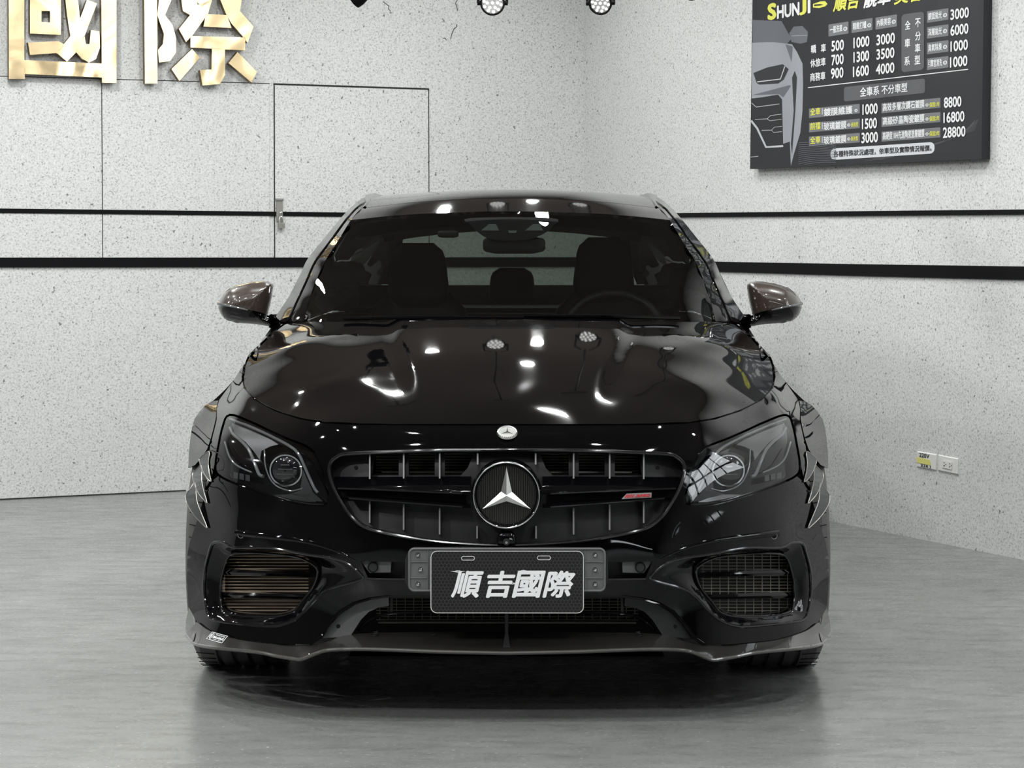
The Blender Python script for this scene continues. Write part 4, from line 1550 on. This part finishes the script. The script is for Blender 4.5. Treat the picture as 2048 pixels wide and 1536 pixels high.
# small round emblem on the nose
ec = shell(-.003)([(1, 866)])[0]
nv = np.array([0, -.55, .835])
e1_, e2_ = np.array([1., 0, 0]), np.array([0, .835, .55])
er = 21 * (Y0 + .08) / F
mb = MB()
a = np.linspace(0, 2 * math.pi, 33)[:-1]
mb.grid(np.stack([[ec + r * (math.cos(t) * e1_ + math.sin(t) * e2_) + nv * h for t in a] for r, h in ((er, 0), (er * .95, .004), (er * .82, .005), (er * .78, .003), (.0, .003))], 0), True)
em = mb.build('nose_emblem', m_silver, car)
mb = MB()
for k in range(3):
    t = math.pi / 2 + k * 2 * math.pi / 3
    d = math.cos(t) * e1_ + math.sin(t) * e2_
    pr = -math.sin(t) * e1_ + math.cos(t) * e2_
    c = ec + nv * .0042
    mb.add([c - pr * .002, c + d * er * .74, c + pr * .002, c - d * .003], [(0, 1, 2, 3)])
mb.build('emblem_star', m_plastic, em, smooth=False)
mb = MB()
for k in range(30):
    t = 2 * math.pi * k / 30
    if abs(math.sin(t)) > .2:
        c = ec + er * .89 * (math.cos(t) * e1_ + math.sin(t) * e2_) + nv * .0055
        mb.tube([c, c + er * .07 * (math.cos(t) * e1_ + math.sin(t) * e2_)], .0012, 4)
mb.build('emblem_wreath', m_plastic, em)

# ---- headlamps
def lampq(pts, s):
    return np.array([(s * (1014 - x), y) for x, y in pts], float)


for s in (1, -1):
    hl = empty('headlamp', (s * .66, .35, .66), car)
    HO = np.array([s * .66, .35, .66])
    L = HLs * [s, 1]
    mb = MB()
    sheet(mb, L, [], lambda q: shell(.004)(q) - HO, 9, 5, lip=(0, .015, 0), face=EYE - HO)
    mb.build('lamp_lens', m_lens, hl)
    mb = MB()
    o_ = shell(.012)(HLG * [s, 1]) - HO
    i_ = shell(.075)(HLG * [s, 1]) - HO
    n = len(o_)
    mb.add(np.concatenate([o_, i_]), [(i, (i + 1) % n, n + (i + 1) % n, n + i) for i in range(n)])
    sheet(mb, HLG * [s, 1], [], lambda q: shell(.075)(q) - HO, 9, 6, lip=None, face=EYE - HO)
    mb.build('lamp_housing', m_gloss, hl)
    # upper smooth reflector panel
    pl = lampq([(462, 846), (500, 861), (540, 879), (556, 889), (540, 893), (522, 902), (519, 920), (506, 902), (490, 884), (466, 866)], s)
    mb = MB()
    sheet(mb, pl, [], lambda q: shell(.040)(q) - HO, 7, 5, lip=(0, .02, 0), face=EYE - HO)
    mb.build('reflector_panel', mat('dark_satin_reflector', (.10, .10, .102), .28, .3), hl)
    for nm, path, r in [('light_guide', [(458, 838), (478, 846), (500, 854), (540, 872), (580, 893), (598, 910), (612, 940), (628, 975), (636, 986)], .0052),
                        ('light_guide', [(458, 856), (466, 870), (482, 883), (497, 900), (508, 925), (518, 949), (526, 953)], .0058),
                        ('light_guide', [(448, 884), (457, 912), (469, 928), (486, 938), (503, 945)], .0032),
                        ('bowl_rim', [(528, 898), (530, 930), (540, 958), (556, 974), (582, 982), (606, 977)], .0026)]:
        P = shell(.030)(spline(lampq(path, s), 6)) - HO
        MB().tube(P, r * .8, 8).build(nm, m_guide, hl)
    c = shell(.055)(lampq([(573, 940)], s))[0] - HO
    e = np.array([s * .10, -.97, -.05])
    ring_ = MB()
    a = np.linspace(0, 2 * math.pi, 33)[:-1]
    u_ = np.cross(e, [0, 0, 1.]); u_ /= np.linalg.norm(u_)
    v_ = np.cross(u_, e)
    rr_ = 32 * 6.2 / F
    cir = lambda r, h: [c + r * (math.cos(t) * u_ + math.sin(t) * v_) + e * h for t in a]
    ring_.grid(np.stack([cir(rr_ + .003, .0), cir(rr_ + .002, .012), cir(rr_ - .002, .012), cir(rr_ - .003, .0)], 0), True)
    pj = ring_.build('projector_ring', m_chrome, hl)
    mb = MB()
    mb.grid(np.stack([cir(rr_ * math.cos(t) * .95, .004 + .016 * math.sin(t)) for t in np.linspace(0, 1.5, 7)], 0), True)
    mb.build('projector_lens', mat('dark_projector_glass', (.01, .011, .013), .02, ior=1.9), hl)
    mb = MB()
    for dy, wd in ((-.010, .024), (.004, .020), (.016, .012)):
        p = c + v_ * dy + e * .019
        mb.tube([p - u_ * wd, p + u_ * wd], .0022, 6)
    mb.build('projector_shutter', mat('dim_shutter', (.14, .14, .14), .3, .6), hl)
    pl = lampq([(545, 990), (580, 989), (612, 996), (632, 1004), (615, 1004), (580, 998)], s)
    mb = MB()
    sheet(mb, pl, [], lambda q: shell(.022)(q) - HO, 6, 5, lip=(0, .01, 0), face=EYE - HO)
    mb.build('lower_trim', mat('dark_chrome', (.25, .25, .255), .15, 1.0), hl)
    pl = lampq([(462, 940), (474, 944), (476, 966), (466, 962)], s)
    mb = MB()
    for x0 in (466, 478, 490):
        pl = lampq([(x0, 944 + (x0 - 466) * .2), (x0 + 9, 946 + (x0 - 466) * .2), (x0 + 9, 958 + (x0 - 466) * .2), (x0, 956 + (x0 - 466) * .2)], s)
        mb.plate(shell(.034)(pl) - HO, shell(.05)(pl) - HO)
    mb.build('side_reflector', mat('clear_side_reflector', (.07, .07, .072), .2, .4), hl, smooth=False)
    pl = lampq([(606, 940), (626, 985), (645, 1003), (590, 1000), (575, 990), (600, 982)], s)
    mb = MB()
    sheet(mb, pl, [], lambda q: shell(.055)(q) - HO, 8, 6, lip=(0, .01, 0), face=EYE - HO)
    mb.build('lamp_floor', m_plastic, hl)

# ---- side intakes
for s in (1, -1):
    it = empty('side_intake', (s * .7, .25, .4), car)
    IO = np.array([s * .7, .25, .4])
    OI, II = INTAKE * [s, 1], OPEN_ * [s, 1]
    def fi(q, base=0.0):
        do, di = seg_dist(OI, q), seg_dist(II, q)
        t = do / (do + di + 1e-6)
        return shell(0)(q) + np.column_stack([0 * t, .003 + .040 * smooth(.05, 1, t), 0 * t]) - IO
    mb = MB()
    sheet(mb, OI, [II], fi, 7, 4, lip=(0, .05, 0), face=EYE - IO)
    mb.build('intake_surround', m_gloss, it)
    MB().tube(shell(.0005)(grow(OI, -1.5)) - IO, .0042, 8, True).build('intake_rim', m_rimline, it)  # this tube and the next put highlight lines on the rims
    MB().tube(shell(.041)(grow(II, -.5)) - IO, .0035, 8, True).build('opening_rim', m_rimline, it)
    for pl in ([(590, 1136), (374, 1144), (376, 1155), (590, 1149)], [(590, 1182), (378, 1188), (386, 1199), (590, 1195)]):
        pl = np.array(pl, float) * [s, 1]
        fr = shell(0)(pl) + [[0, .052, 0]] * 4
        mb = MB()
        pts = np.linspace(0, 1, 9)
        q_ = lambda u, v: ((pl[0] * (1 - u) + pl[1] * u) * (1 - v) + (pl[3] * (1 - u) + pl[2] * u) * v)
        mb.grid([[shell(.060 + dy)([q_(u, v)])[0] - IO for u in pts] for v, dy in ((0, .05), (0.15, .0), (.6, -.006), (1, .0), (1.0, .06))])
        mb.build('intake_blade', m_gloss, it)
    cd = lambda d, row, off: cp(s * d, row, float(S([(s * d, 1165)])[0]) + off) - IO
    core = MB()
    core.add([cd(365, 1095, .115), cd(600, 1095, .105), cd(600, 1250, .105), cd(365, 1250, .115)], [(0, 1, 2, 3)])
    core.build('cooler_core', mat('cooler_gaps', (.06, .042, .03) if s < 0 else (.035, .033, .030), .7), it, smooth=False)
    d0 = 397 if s < 0 else 388
    for k in range(20):
        row = 1106 + 6.4 * k
        MB().tube([cd(d0, row, .095), cd(567, row, .088)], .0019 if s < 0 else .0016, 5).build('cooler_fin', m_alu if s < 0 else m_alu2, it)
    if s > 0:
        for k in range(11):
            d = 392 + 16.8 * k
            MB().tube([cd(d, 1104, .092), cd(d, 1236, .092)], .0013, 5).build('cooler_divider', m_alu2, it)
    if s < 0:
        tk = MB()
        for k in range(12):
            tk.add(*(lambda b: (b.v[0], b.f))(rbox(MB(), cd(569, 1150 + 6.6 * k, .082), (.006, .004, .004), .002)))
        tk.build('cooler_tank_tabs', mat('pale_cooler_tabs', (.85, .70, .56), .6), it)
    for path in [[(598, 1104), (602, 1150), (600, 1200), (590, 1240)]]:
        pass

# parking sensors
for px_, py_ in ((482, 1070), (1547, 1071)):
    d = px_ - 1014
    c = shell(-.001)([(d, py_)])[0]
    sgn = np.sign(d)
    nrm = np.array([sgn * .35, -.93, .12])
    MB().cyl(c + nrm * -.006, c + nrm * .003, .0085, n=20).build('parking_sensor', m_gloss, car)
    u_ = np.cross(nrm, [0, 0, 1.]); u_ /= np.linalg.norm(u_); v_ = np.cross(u_, nrm)
    MB().tube([c + nrm * .002 + .0088 * (math.cos(t) * u_ + math.sin(t) * v_) for t in np.linspace(0, 2 * math.pi, 21)[:-1]], .0012, 6, True).build('sensor_ring', m_steel, car)

# ---- plate pods, bracket and number plate
for s in (1, -1):
    P0 = np.array([s * .33, .04, .40])
    pd = empty('plate_recess', P0, car)
    pl = np.array(POD, float) * [s, 1]
    mb = MB()
    a_, b_ = shell(.0)(pl) - P0, shell(.05)(pl) - P0
    mb.add(np.concatenate([a_, b_]), [(i, (i + 1) % 4, 4 + (i + 1) % 4, 4 + i) for i in range(4)])
    mb.add(b_, [(0, 1, 2, 3)])
    mb.build('recess_shell', m_plastic, pd, smooth=False)
    pl = np.array([(292, 1122), (231, 1124), (232, 1145), (274, 1146)], float) * [s, 1]
    mb = MB().plate(shell(.012)(pl) - P0, shell(.05)(pl) - P0)
    mb.build('pod_panel', m_grey, pd, smooth=False)
    c = shell(.010)([(s * 267, 1134)])[0] - P0
    MB().cyl(c, c - [0, .008, 0], .0135, .0125).build('round_cap', m_plastic, pd)
    MB().tube([c + [.0125 * math.cos(t), -.008, .0125 * math.sin(t)] for t in np.linspace(0, 2 * math.pi, 25)[:-1]], .0018, 6, True).build('cap_ring', m_gloss, pd)
    MB().tube(shell(-.001)(np.array([(s * 196, 1159.5), (s * 240, 1159), (s * 278, 1158)], float)) - P0, .003, 6).build('recess_edge', m_plastic, pd)


def rrect(x0, x1, y0, y1, r, n=5):
    out = []
    for cx, cy, a0 in ((x1 - r, y0 + r, -90), (x1 - r, y1 - r, 0), (x0 + r, y1 - r, 90), (x0 + r, y0 + r, 180)):
        for k in range(n):
            a = math.radians(a0 + 90 * k / (n - 1))
            out.append((cx + r * math.cos(a), cy + r * math.sin(a)))
    return np.array(out)


BK = np.array([0, -.02, .42])
br = empty('number_plate_holder', BK, car)
flatp = lambda y: (lambda q: cp(q[:, 0], q[:, 1], np.full(len(q), y)) - BK)
rr1 = rrect(-196, 198, 1096, 1183, 11)
MB().plate(flatp(-.022)(rr1), flatp(-.012)(rr1)).build('holder_tray', m_grey, br, smooth=False)
mb = MB().tube(flatp(-.024)(rrect(-194.5, 196.5, 1097.5, 1181.5, 10)), .0030, 8, True)
mb.build('holder_rim', m_grey, br)
for s in (1, -1):
    o_ = np.array([(s * 196, 1102), (s * 203, 1120), (s * 203, 1160), (s * 196, 1178)], float)
    MB().plate(flatp(-.018)(o_), flatp(.012)(o_)).build('holder_side', m_plastic, br, smooth=False)
for s in (1, -1):
    for row in (1124, 1156):
        MB().tube(flatp(-.0235)(np.array([(s * 158, row), (s * 193, row)], float)), .0016, 6).build('holder_rib', m_grey, br)
    MB().tube(flatp(-.0235)(np.array([(s * 157, 1099), (s * 157, 1180)], float)), .0018, 6).build('holder_rib', m_grey, br)
    for ddx, row in ((177, 1109.5), (172 if s < 0 else 177, 1139), (177, 1168)):
        c = flatp(-.022)(np.array([(s * ddx, row)], float))[0]
        MB().cyl(c, c - [0, .003, 0], .0062, .0055, 16).build('screw_washer', m_plastic, br)
        mb = rbox(MB(), c - [0, .006, 0], (.0042, .005, .0042), .003)
        mb.build('screw', m_chrome, br)
# honeycomb-printed show plate
m_honey = mat('black_honeycomb_plate', (.03, .03, .03), .35)
w = NT(m_honey)
vo = w.n('ShaderNodeTexVoronoi', feature='DISTANCE_TO_EDGE', Scale=150.0, Randomness=0.0)
# hexagonal cells: shear the square lattice
tc = w.t.nodes.new('ShaderNodeTexCoord')
sx = w.t.nodes.new('ShaderNodeSeparateXYZ')
w.l(tc.outputs['Object'], sx.inputs[0])


def hexd(w, sx, period):
    """distance measure of a hexagonal dot lattice from x and z"""
    outs = []
    for ox, oz in ((0, 0), (period / 2, period * .866)):
        r2 = None
        for sock, o_, pr in ((sx.outputs[0], ox, period), (sx.outputs[2], oz, period * 1.732)):
            a = w.t.nodes.new('ShaderNodeMath'); a.operation = 'ADD'; w.l(sock, a.inputs[0]); a.inputs[1].default_value = o_ + 50 * pr
            b = w.t.nodes.new('ShaderNodeMath'); b.operation = 'MODULO'; w.l(a.outputs[0], b.inputs[0]); b.inputs[1].default_value = pr
            c = w.t.nodes.new('ShaderNodeMath'); c.operation = 'SUBTRACT'; w.l(b.outputs[0], c.inputs[0]); c.inputs[1].default_value = pr / 2
            d = w.t.nodes.new('ShaderNodeMath'); d.operation = 'MULTIPLY'; w.l(c.outputs[0], d.inputs[0]); w.l(c.outputs[0], d.inputs[1])
            if r2 is None:
                r2 = d
            else:
                e = w.t.nodes.new('ShaderNodeMath'); e.operation = 'ADD'; w.l(r2.outputs[0], e.inputs[0]); w.l(d.outputs[0], e.inputs[1]); r2 = e
        outs.append(r2)
    m_ = w.t.nodes.new('ShaderNodeMath'); m_.operation = 'MINIMUM'
    w.l(outs[0].outputs[0], m_.inputs[0]); w.l(outs[1].outputs[0], m_.inputs[1])
    q_ = w.t.nodes.new('ShaderNodeMath'); q_.operation = 'SQRT'; w.l(m_.outputs[0], q_.inputs[0])
    z_ = w.t.nodes.new('ShaderNodeMath'); z_.operation = 'DIVIDE'; w.l(q_.outputs[0], z_.inputs[0]); z_.inputs[1].default_value = period * .58
    return z_.outputs[0]


w.l(w.ramp(hexd(w, sx, .0098), [(.62, (.006, .006, .006)), (.85, (.036, .036, .037))]), w.b.inputs['Base Color'])
NPO = cp(0, 1164, -.035)
npl = empty('number_plate', NPO, car)
fpl = lambda y: (lambda q: cp(q[:, 0], q[:, 1], y - .00018 * (q[:, 1] - 1164)) - NPO)
r2_ = rrect(-151.5, 154.5, 1102, 1226.5, 12)
mb = MB()
sl = [rrect(-90, -64, 1113, 1120.5, 3.5), rrect(62, 88, 1112, 1119.5, 3.5)]
V, T, lo_ = fill(r2_, sl, 30, 6)
P = fpl(-.036)(V)
mb.add(P, orient(P, T, EYE - NPO))
for l in lo_:
    a_ = P[l]; n = len(l)
    mb.add(np.concatenate([a_, a_ + [0, .003, 0]]), [(i, (i + 1) % n, n + (i + 1) % n, n + i) for i in range(n)])
mb.build('plate_sheet', m_honey, npl, smooth=False)
m_rimw = mat('pale_plate_rim', (.62, .62, .61), .4)
MB().tube(fpl(-.0368)(rrect(-151, 154, 1102.5, 1226, 12)), .0011, 6, True).build('plate_border', m_rimw, npl)
for l in sl:
    MB().tube(fpl(-.0368)(l), .0010, 6, True).build('slot_rim', m_rimw, npl)
mb = MB()
fq = quad_fn([(-112, 1142), (128, 1141), (128, 1195.5), (-112, 1196)], fpl(-.0375))
for k, chh in enumerate('順吉國際'):
    u0 = [0.0, .265, .51, .765][k]
    P, f, _ = text2d(chh, .030, 0)
    mb.add(stack(np.array([fq(u0 + .232 * a + .055 * (b - .5) + .027, 1 - b) for a, b in P]), f, 1), f)
mb.build('plate_lettering', mat('white_plate_print', (.82, .83, .84), .5), npl, smooth=False)
mb = MB()      # printed sparkles on the strokes
for x, y, r in ((-97, 1143, 15), (-74 + 0, 1144, 6), (34, 1142, 13), (12, 1167, 13)):
    for k in range(8):
        a = k * math.pi / 4
        rr_ = r * (1 if k in (0, 4) else .45)
        pts = np.array([(x + rr_ * math.cos(a), y + .45 * rr_ * math.sin(a)), (x + 2.2 * math.cos(a + 1.2), y + 1.6 * math.sin(a + 1.2)), (x + 2.2 * math.cos(a - 1.2), y + 1.6 * math.sin(a - 1.2))])
        mb.add(fpl(-.0378)(pts), [(0, 1, 2)])
mb.build('plate_sparkles', m_print, npl, smooth=False)

# ---- lower intake
lw_o = np.array([0, .1, .28])
li = empty('lower_intake', lw_o, car)
fl_ = lambda off: (lambda q: shell(off)(q) - lw_o)
for s in (1, -1):
    pl = lampq([(646, 1276), (660, 1252), (682, 1228), (711, 1210), (742, 1199), (778, 1194), (778, 1212), (758, 1215), (738, 1224), (722, 1240), (708, 1262), (700, 1274)], s)
    mb = MB()
    sheet(mb, pl, [], fl_(.030), 8, 5, lip=(0, .06, 0), face=EYE - lw_o)
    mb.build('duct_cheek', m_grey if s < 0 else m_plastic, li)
    c = fl_(.029)(lampq([(677, 1253)], s))[0]
    MB().cyl(c, c + [0, .004, 0], .0055).build('fixing_hole', m_dark, li)
    p = lampq([(716, 1262), (724, 1252), (742, 1238), (770, 1229), (800, 1226), (855, 1225), (1014, 1225)], s)
    MB().tube(fl_(.050)(spline(p, 5)), .0045, 8).build('inner_arch', m_gloss, li)
    for dx, a, b in ((60 if s > 0 else 60, 0, 0),):
        pass
    MB().plate(fl_(.05)(np.array([(s * 232, 1192), (s * 228, 1192), (s * 228, 1226), (s * 234, 1226)], float)), fl_(.09)(np.array([(s * 232, 1192), (s * 228, 1192), (s * 228, 1226), (s * 234, 1226)], float))).build('duct_strut', m_plastic, li, smooth=False)
    for dx, row in ((264, 1272), (147, 1278)):
        mb = MB()
        t = np.linspace(0, 5 * 2 * math.pi, 60)
        c = fl_(.015)(np.array([(s * dx, row)], float))[0]
        mb.tube(np.column_stack([c[0] + .006 * np.cos(t) - s * .006 * (t / t[-1] - .5), c[1] + .006 * np.sin(t), c[2] + .026 * (t / t[-1] - .5)]), .0012, 5)
        mb.build('threaded_fixing', m_plastic, li)
mb = MB()
for k in range(8):
    row = 1196 + 6.2 * k
    mb.tube([cp(-262, row, .30) - lw_o, cp(262, row, .30) - lw_o], .0016, 5)
for k in range(-15, 16):
    mb.tube([cp(17 * k, 1193, .298) - lw_o, cp(17 * k, 1240, .298) - lw_o], .0012, 5)
mb.build('condenser_fins', m_alu2, li)
mb = MB()
mb.tube([cp(-258, 1245, .27) - lw_o, cp(258, 1245, .27) - lw_o], .0032, 6)
mb.build('condenser_rail', m_alu2, li)
mb = MB()
mb.add(cp(np.array([-330, 330, 330, -330]), np.array([1190, 1190, 1262, 1262]), np.array([.33] * 4)) - lw_o, [(0, 1, 2, 3)])
mb.build('duct_back', m_dark, li, smooth=False)
MB().tube([cp(0, 1228, .03) - lw_o, cp(0, 1275, .03) - lw_o], .0052, 8).build('centre_strut', m_plastic, li)
mb = MB()
mb.plate(cp(np.array([-3.0, 3, 8, -8]), np.array([1266, 1266, 1299, 1299]), np.array([.03, .03, -.01, -.01])) - lw_o, cp(np.array([-3.0, 3, 8, -8]), np.array([1266, 1266, 1299, 1299]), np.array([.06, .06, .06, .06])) - lw_o)
mb.build('centre_fin', m_plastic, li, smooth=False)

# ---- carbon splitter
L_IN = [(0, 1264, .085), (140, 1264, .086), (274, 1266, .09), (330, 1272, .09), (352, 1280, .085), (380, 1289, .078), (412, 1290, .088), (454, 1289.5, .12), (537, 1280, .19), (594, 1263, .28), (622, 1244, .375)]
L_OUT = [(0, 1303, -.030), (140, 1300, -.028), (263, 1295.5, -.022), (330, 1295.5, -.015), (361, 1298, -.010), (381, 1304, -.004), (410, 1315.5, .008), (430, 1314, .022), (459, 1309.5, .04), (498, 1301.5, .075), (566, 1295, .155), (605, 1290, .24), (628, 1284, .33), (643, 1268, .45)]
lp = np.array(L_IN + L_OUT)
lp = np.concatenate([lp, lp[lp[:, 0] > 0] * [-1, 1, 1]])
L_ = TPS(lp[:, :2], lp[:, 2], 120., lam=2e-4)
SO = np.array([0, .1, .2])
spl = empty('front_splitter', SO, car)
lo2 = both(np.concatenate([spline(np.array(L_IN)[:, :2], 4), spline(np.array(L_OUT)[:, :2], 4)[::-1]]))
fl2 = lambda dz: (lambda q: cp(q[:, 0], q[:, 1], L_(q)) + [0, 0, dz] - SO)
mb = MB()
P, loops = sheet(mb, lo2, [], fl2(0), 10, 6, lip=(0, .002, -.010), face=EYE - SO)
mb.build('splitter_blade', m_carbon, spl)
oe = spline(np.array(L_OUT)[:, :2], 4)
oe = np.concatenate([(oe * [-1, 1])[::-1][:-1], oe])
MB().tube(fl2(-.004)(oe), .0042, 8).build('splitter_edge', mat('carbon_edge_highlight', (.075, .072, .066), .22, coat=1.0), spl)  # paler edge colour holds the highlight along the splitter
for s in (1, -1):
    pl = np.array([(631, 1204), (640, 1244), (641, 1262), (633, 1282), (626, 1283), (620, 1262), (623, 1232)], float) + [2.5, 0]
    yy = np.array([.48, .50, .48, .38, .33, .36, .42])
    fr = cp(pl[:, 0], pl[:, 1], yy) * [s, 1, 1] - SO
    MB().plate(fr, fr + [s * .004, .010, 0]).build('splitter_winglet', m_carbon, spl, smooth=False)
mb = MB()
mb.box((-.42, .03, .163), (.42, .25, .172))
o = mb.build('under_tray', m_black, car, smooth=False)
# sticker on the left end of the splitter
qd = [(-(1014 - 424), 1265.5), (-(1014 - 455.5), 1274), (-(1014 - 443.5), 1288.5), (-(1014 - 411.5), 1279.5)]
fq = quad_fn(qd, fl2(.0022))
mb = MB()
for a, b, c, d in ((0, 1, 0, .06), (0, 1, .94, 1), (0, .03, 0, 1), (.97, 1, 0, 1)):
    mb.add([fq(a, c), fq(b, c), fq(b, d), fq(a, d)], [(0, 1, 2, 3)])
text_on(mb, 'Powered by', fq, .34, .92, .14, .36, .02)
text_on(mb, 'BRABUS', fq, .30, .94, .42, .70, .05)
text_on(mb, 'www . com', fq, .34, .86, .77, .87, .02)
a = np.linspace(0, 2 * math.pi, 17)[:-1]
mb.add([fq(.16 + .10 * math.cos(t), .5 + .36 * math.sin(t)) for t in a] + [fq(.16 + .07 * math.cos(t), .5 + .28 * math.sin(t)) for t in a], [(k, (k + 1) % 16, 16 + (k + 1) % 16, 16 + k) for k in range(16)])
text_on(mb, 'B', fq, .12, .20, .32, .68, .03)
mb.build('sticker_print', m_print, spl, smooth=False)
fq = quad_fn(qd, fl2(.0014))
MB().add([fq(0, 0), fq(1, 0), fq(1, 1), fq(0, 1)], [(0, 1, 2, 3)]).build('sticker', m_ink, spl, smooth=False)

# ---- canards
BL = [[(417, 903), (406, 909), (397, 918), (399, 930), (405, 945), (413, 957), (421, 963), (417, 945), (415, 925)],
      [(401, 931), (391, 939), (383, 949), (387, 968), (396, 988), (406, 1000), (413, 1006), (407, 985), (402, 960)],
      [(389, 966), (378, 979), (369.5, 994), (376, 1015), (390, 1035), (405, 1050), (413, 1055), (403, 1030), (392, 1000)]]
for s in (1, -1):
    for k, bl in enumerate(BL):
        p = spline(np.array([(1014 - x, y) for x, y in bl], float), 3, True)
        p = p[::1]
        yy = S(p) - .010 - .022 * smooth(596, 640, p[:, 0])
        fr = cp(p[:, 0], p[:, 1], yy) * [s, 1, 1]
        V, T, lo_ = fill(p, (), 60, 60)
        yv = S(V) - .010 - .022 * smooth(596, 640, V[:, 0])
        P = cp(V[:, 0], V[:, 1], yv) * [s, 1, 1]
        mb = MB()
        mb.add(P, orient(P, T, EYE))
        mb.add(P + [0, .006, 0], orient(P, T, EYE)[:, ::-1])
        n = len(fr)
        mb.add(np.concatenate([fr, fr + [0, .006, 0]]), [(i, (i + 1) % n, n + (i + 1) % n, n + i) for i in range(n)])
        cn = mb.build('canard', mat('satin_carbon', (.062, .063, .066), .4) if k + s == 0 and k == 0 else bpy.data.materials['satin_carbon'] if 'satin_carbon' in bpy.data.materials else mat('satin_carbon', (.062, .063, .066), .4), car, smooth=False)
        MB().tube(fr - [0, .001, 0], .0014, 5, True).build('canard_edge', m_steel, cn)

# ---- wheels
def wheel(x, y, s):
    wh = empty('wheel', (x, y, .347), car)
    Rr, hw = .347, .135
    prof = [(.245, -hw + .01), (.27, -hw - .004), (.31, -hw - .004), (.333, -hw + .008), (.343, -hw + .022)]
    grooves = [-.075, -.030, .015, .060]
    for g in grooves:
        prof += [(Rr, g - .007), (Rr - .009, g - .005), (Rr - .009, g + .005), (Rr, g + .007)]
    prof += [(.343, hw - .022), (.333, hw - .008), (.31, hw + .004), (.27, hw + .004), (.245, hw - .01)]
    a = np.linspace(0, 2 * math.pi, 97)[:-1]
    mb = MB()
    mb.grid(np.array([[(s * u, r * math.cos(t), r * math.sin(t)) for t in a] for r, u in prof]), True)
    ty = mb.build('tyre', m_rubber, wh, sharp=30)
    mb = MB()          # tread sipes
    for t in np.linspace(0, 2 * math.pi, 61)[:-1]:
        for u0, u1, d in ((-.125, -.085, .03), (.072, .125, -.03)):
            p = [(s * (u0 + (u1 - u0) * k / 3), (Rr + .0004) * math.cos(t + d * k / 3), (Rr + .0004) * math.sin(t + d * k / 3)) for k in range(4)]
            mb.tube(p, .0014, 4)
    mb.build('tread_sipes', m_dark, wh)
    mb = MB()
    mb.grid(np.array([[(s * u, r * math.cos(t), r * math.sin(t)) for t in a[::2]] for r, u in [(.25, -hw + .02), (.24, -hw + .03), (.225, .0), (.225, hw - .03), (.25, hw - .008), (.255, hw)]]), True)
    rim = mb.build('rim', m_rim, wh)
    mb = MB()
    for k in range(10):
        t = 2 * math.pi * (k + (.18 if k % 2 else -.18)) / 10
        mb.tube([(s * (hw - .035), .05 * math.cos(t), .05 * math.sin(t)), (s * (hw - .03), .15 * math.cos(t), .15 * math.sin(t)), (s * (hw - .012), .245 * math.cos(t), .245 * math.sin(t))], [.018, .013, .015], 8)
    mb.build('spokes', m_rim, wh)
    MB().cyl((s * (hw - .06), 0, 0), (s * (hw - .018), 0, 0), .07, .06, 24).build('hub_cap', m_rim, wh)


for yy, xx in ((.85, .790), (3.79, .79)):
    for s in (1, -1):
        wheel(s * xx, yy, s)
for s in (1, -1):
    for yc in (.85, 3.79):
        mb = MB()
        a = np.radians(np.linspace(-5, 185, 20))
        mb.grid([[(s * x, yc + r * math.cos(t), .35 + r * math.sin(t)) for t in a] for x, r in ((.62, 0), (.625, .365), (.86, .37))])
        mb.build('wheel_arch_liner', m_dark, car)

# ---------------------------------------------------------------- track spotlights in front of the left wall
def spot(name, px_, py_, Y, rad, aim, label):
    c = at_depth(px_, py_, Y)
    root = empty(name, c)
    tag(root, label, 'spotlight', 'track spotlights along the top')
    e = np.asarray(aim, float)
    e /= np.linalg.norm(e)
    u_ = np.cross(e, [0, 0, 1.]); u_ /= np.linalg.norm(u_)
    v_ = np.cross(u_, e)
    a = np.linspace(0, 2 * math.pi, 37)[:-1]
    cir = lambda r, h: [r * (math.cos(t) * u_ + math.sin(t) * v_) + e * h for t in a]
    mb = MB()
    mb.grid(np.stack([cir(r, h) for r, h in ((.0, -.11), (rad * .55, -.11), (rad * .72, -.07), (rad, -.01), (rad, .012), (rad * .9, .014), (rad * .84, .004))], 0), True)
    mb.build('lamp_can', m_black, root)
    mb = MB()
    mb.add(cir(rad * .85, .004), [tuple(range(36))])
    mb.build('reflector_dish', m_lamp_inside, root, smooth=False)
    spots = [(0, 0)] + [(.42, t) for t in np.linspace(0, 2 * math.pi, 7)[:-1]] + [(.70, t + .2) for t in np.linspace(0, 2 * math.pi, 11)[:-1]]
    for r, t in spots:
        p = rad * r * (math.cos(t) * u_ + math.sin(t) * v_) + e * .005
        mb = MB().cyl(p, p + e * .006, rad * .125, rad * .09, 10)
        mb.build('led_bead', m_led, root)
    mb = MB()
    for k in (1, -1):
        mb.cyl(u_ * k * rad * .95, u_ * k * (rad + .012), .010, n=10)
    mb.build('pivot_stub', m_black, root)
    top = CEIL_Z - c[2]
    mb = MB()
    for k in (1, -1):
        mb.tube([u_ * k * (rad + .008), u_ * k * (rad + .008) + np.array([0, 0, .09]), u_ * k * .02 + np.array([0, 0, .13])], .006, 6)
    mb.cyl((0, 0, .12), (0, 0, top - .02), .006, n=12)
    mb.build('bracket', m_black, root)
    mb = MB().box((-.07, -.018, top - .025), (.07, .018, top - .001))
    mb.build('ceiling_mount', m_ceil, root, smooth=False)


spot('track_spotlight', 985, 6, 9.6, .052, (.02, -1, -.15), 'round spotlight facing forward with a lit ring of beads, top centre')
spot('track_spotlight', 1201, 6, 9.8, .050, (-.25, -1, -.45), 'dark spotlight tilted down, right of the top centre one')
spot('track_spotlight', 709, -8, 9.6, .050, (-.9, .25, -.55), 'black spotlight seen side-on near the gold characters')
spot('track_spotlight', 1388, -20, 10.0, .050, (.3, -.6, -.7), 'spotlight whose lower rim just shows left of the price board')
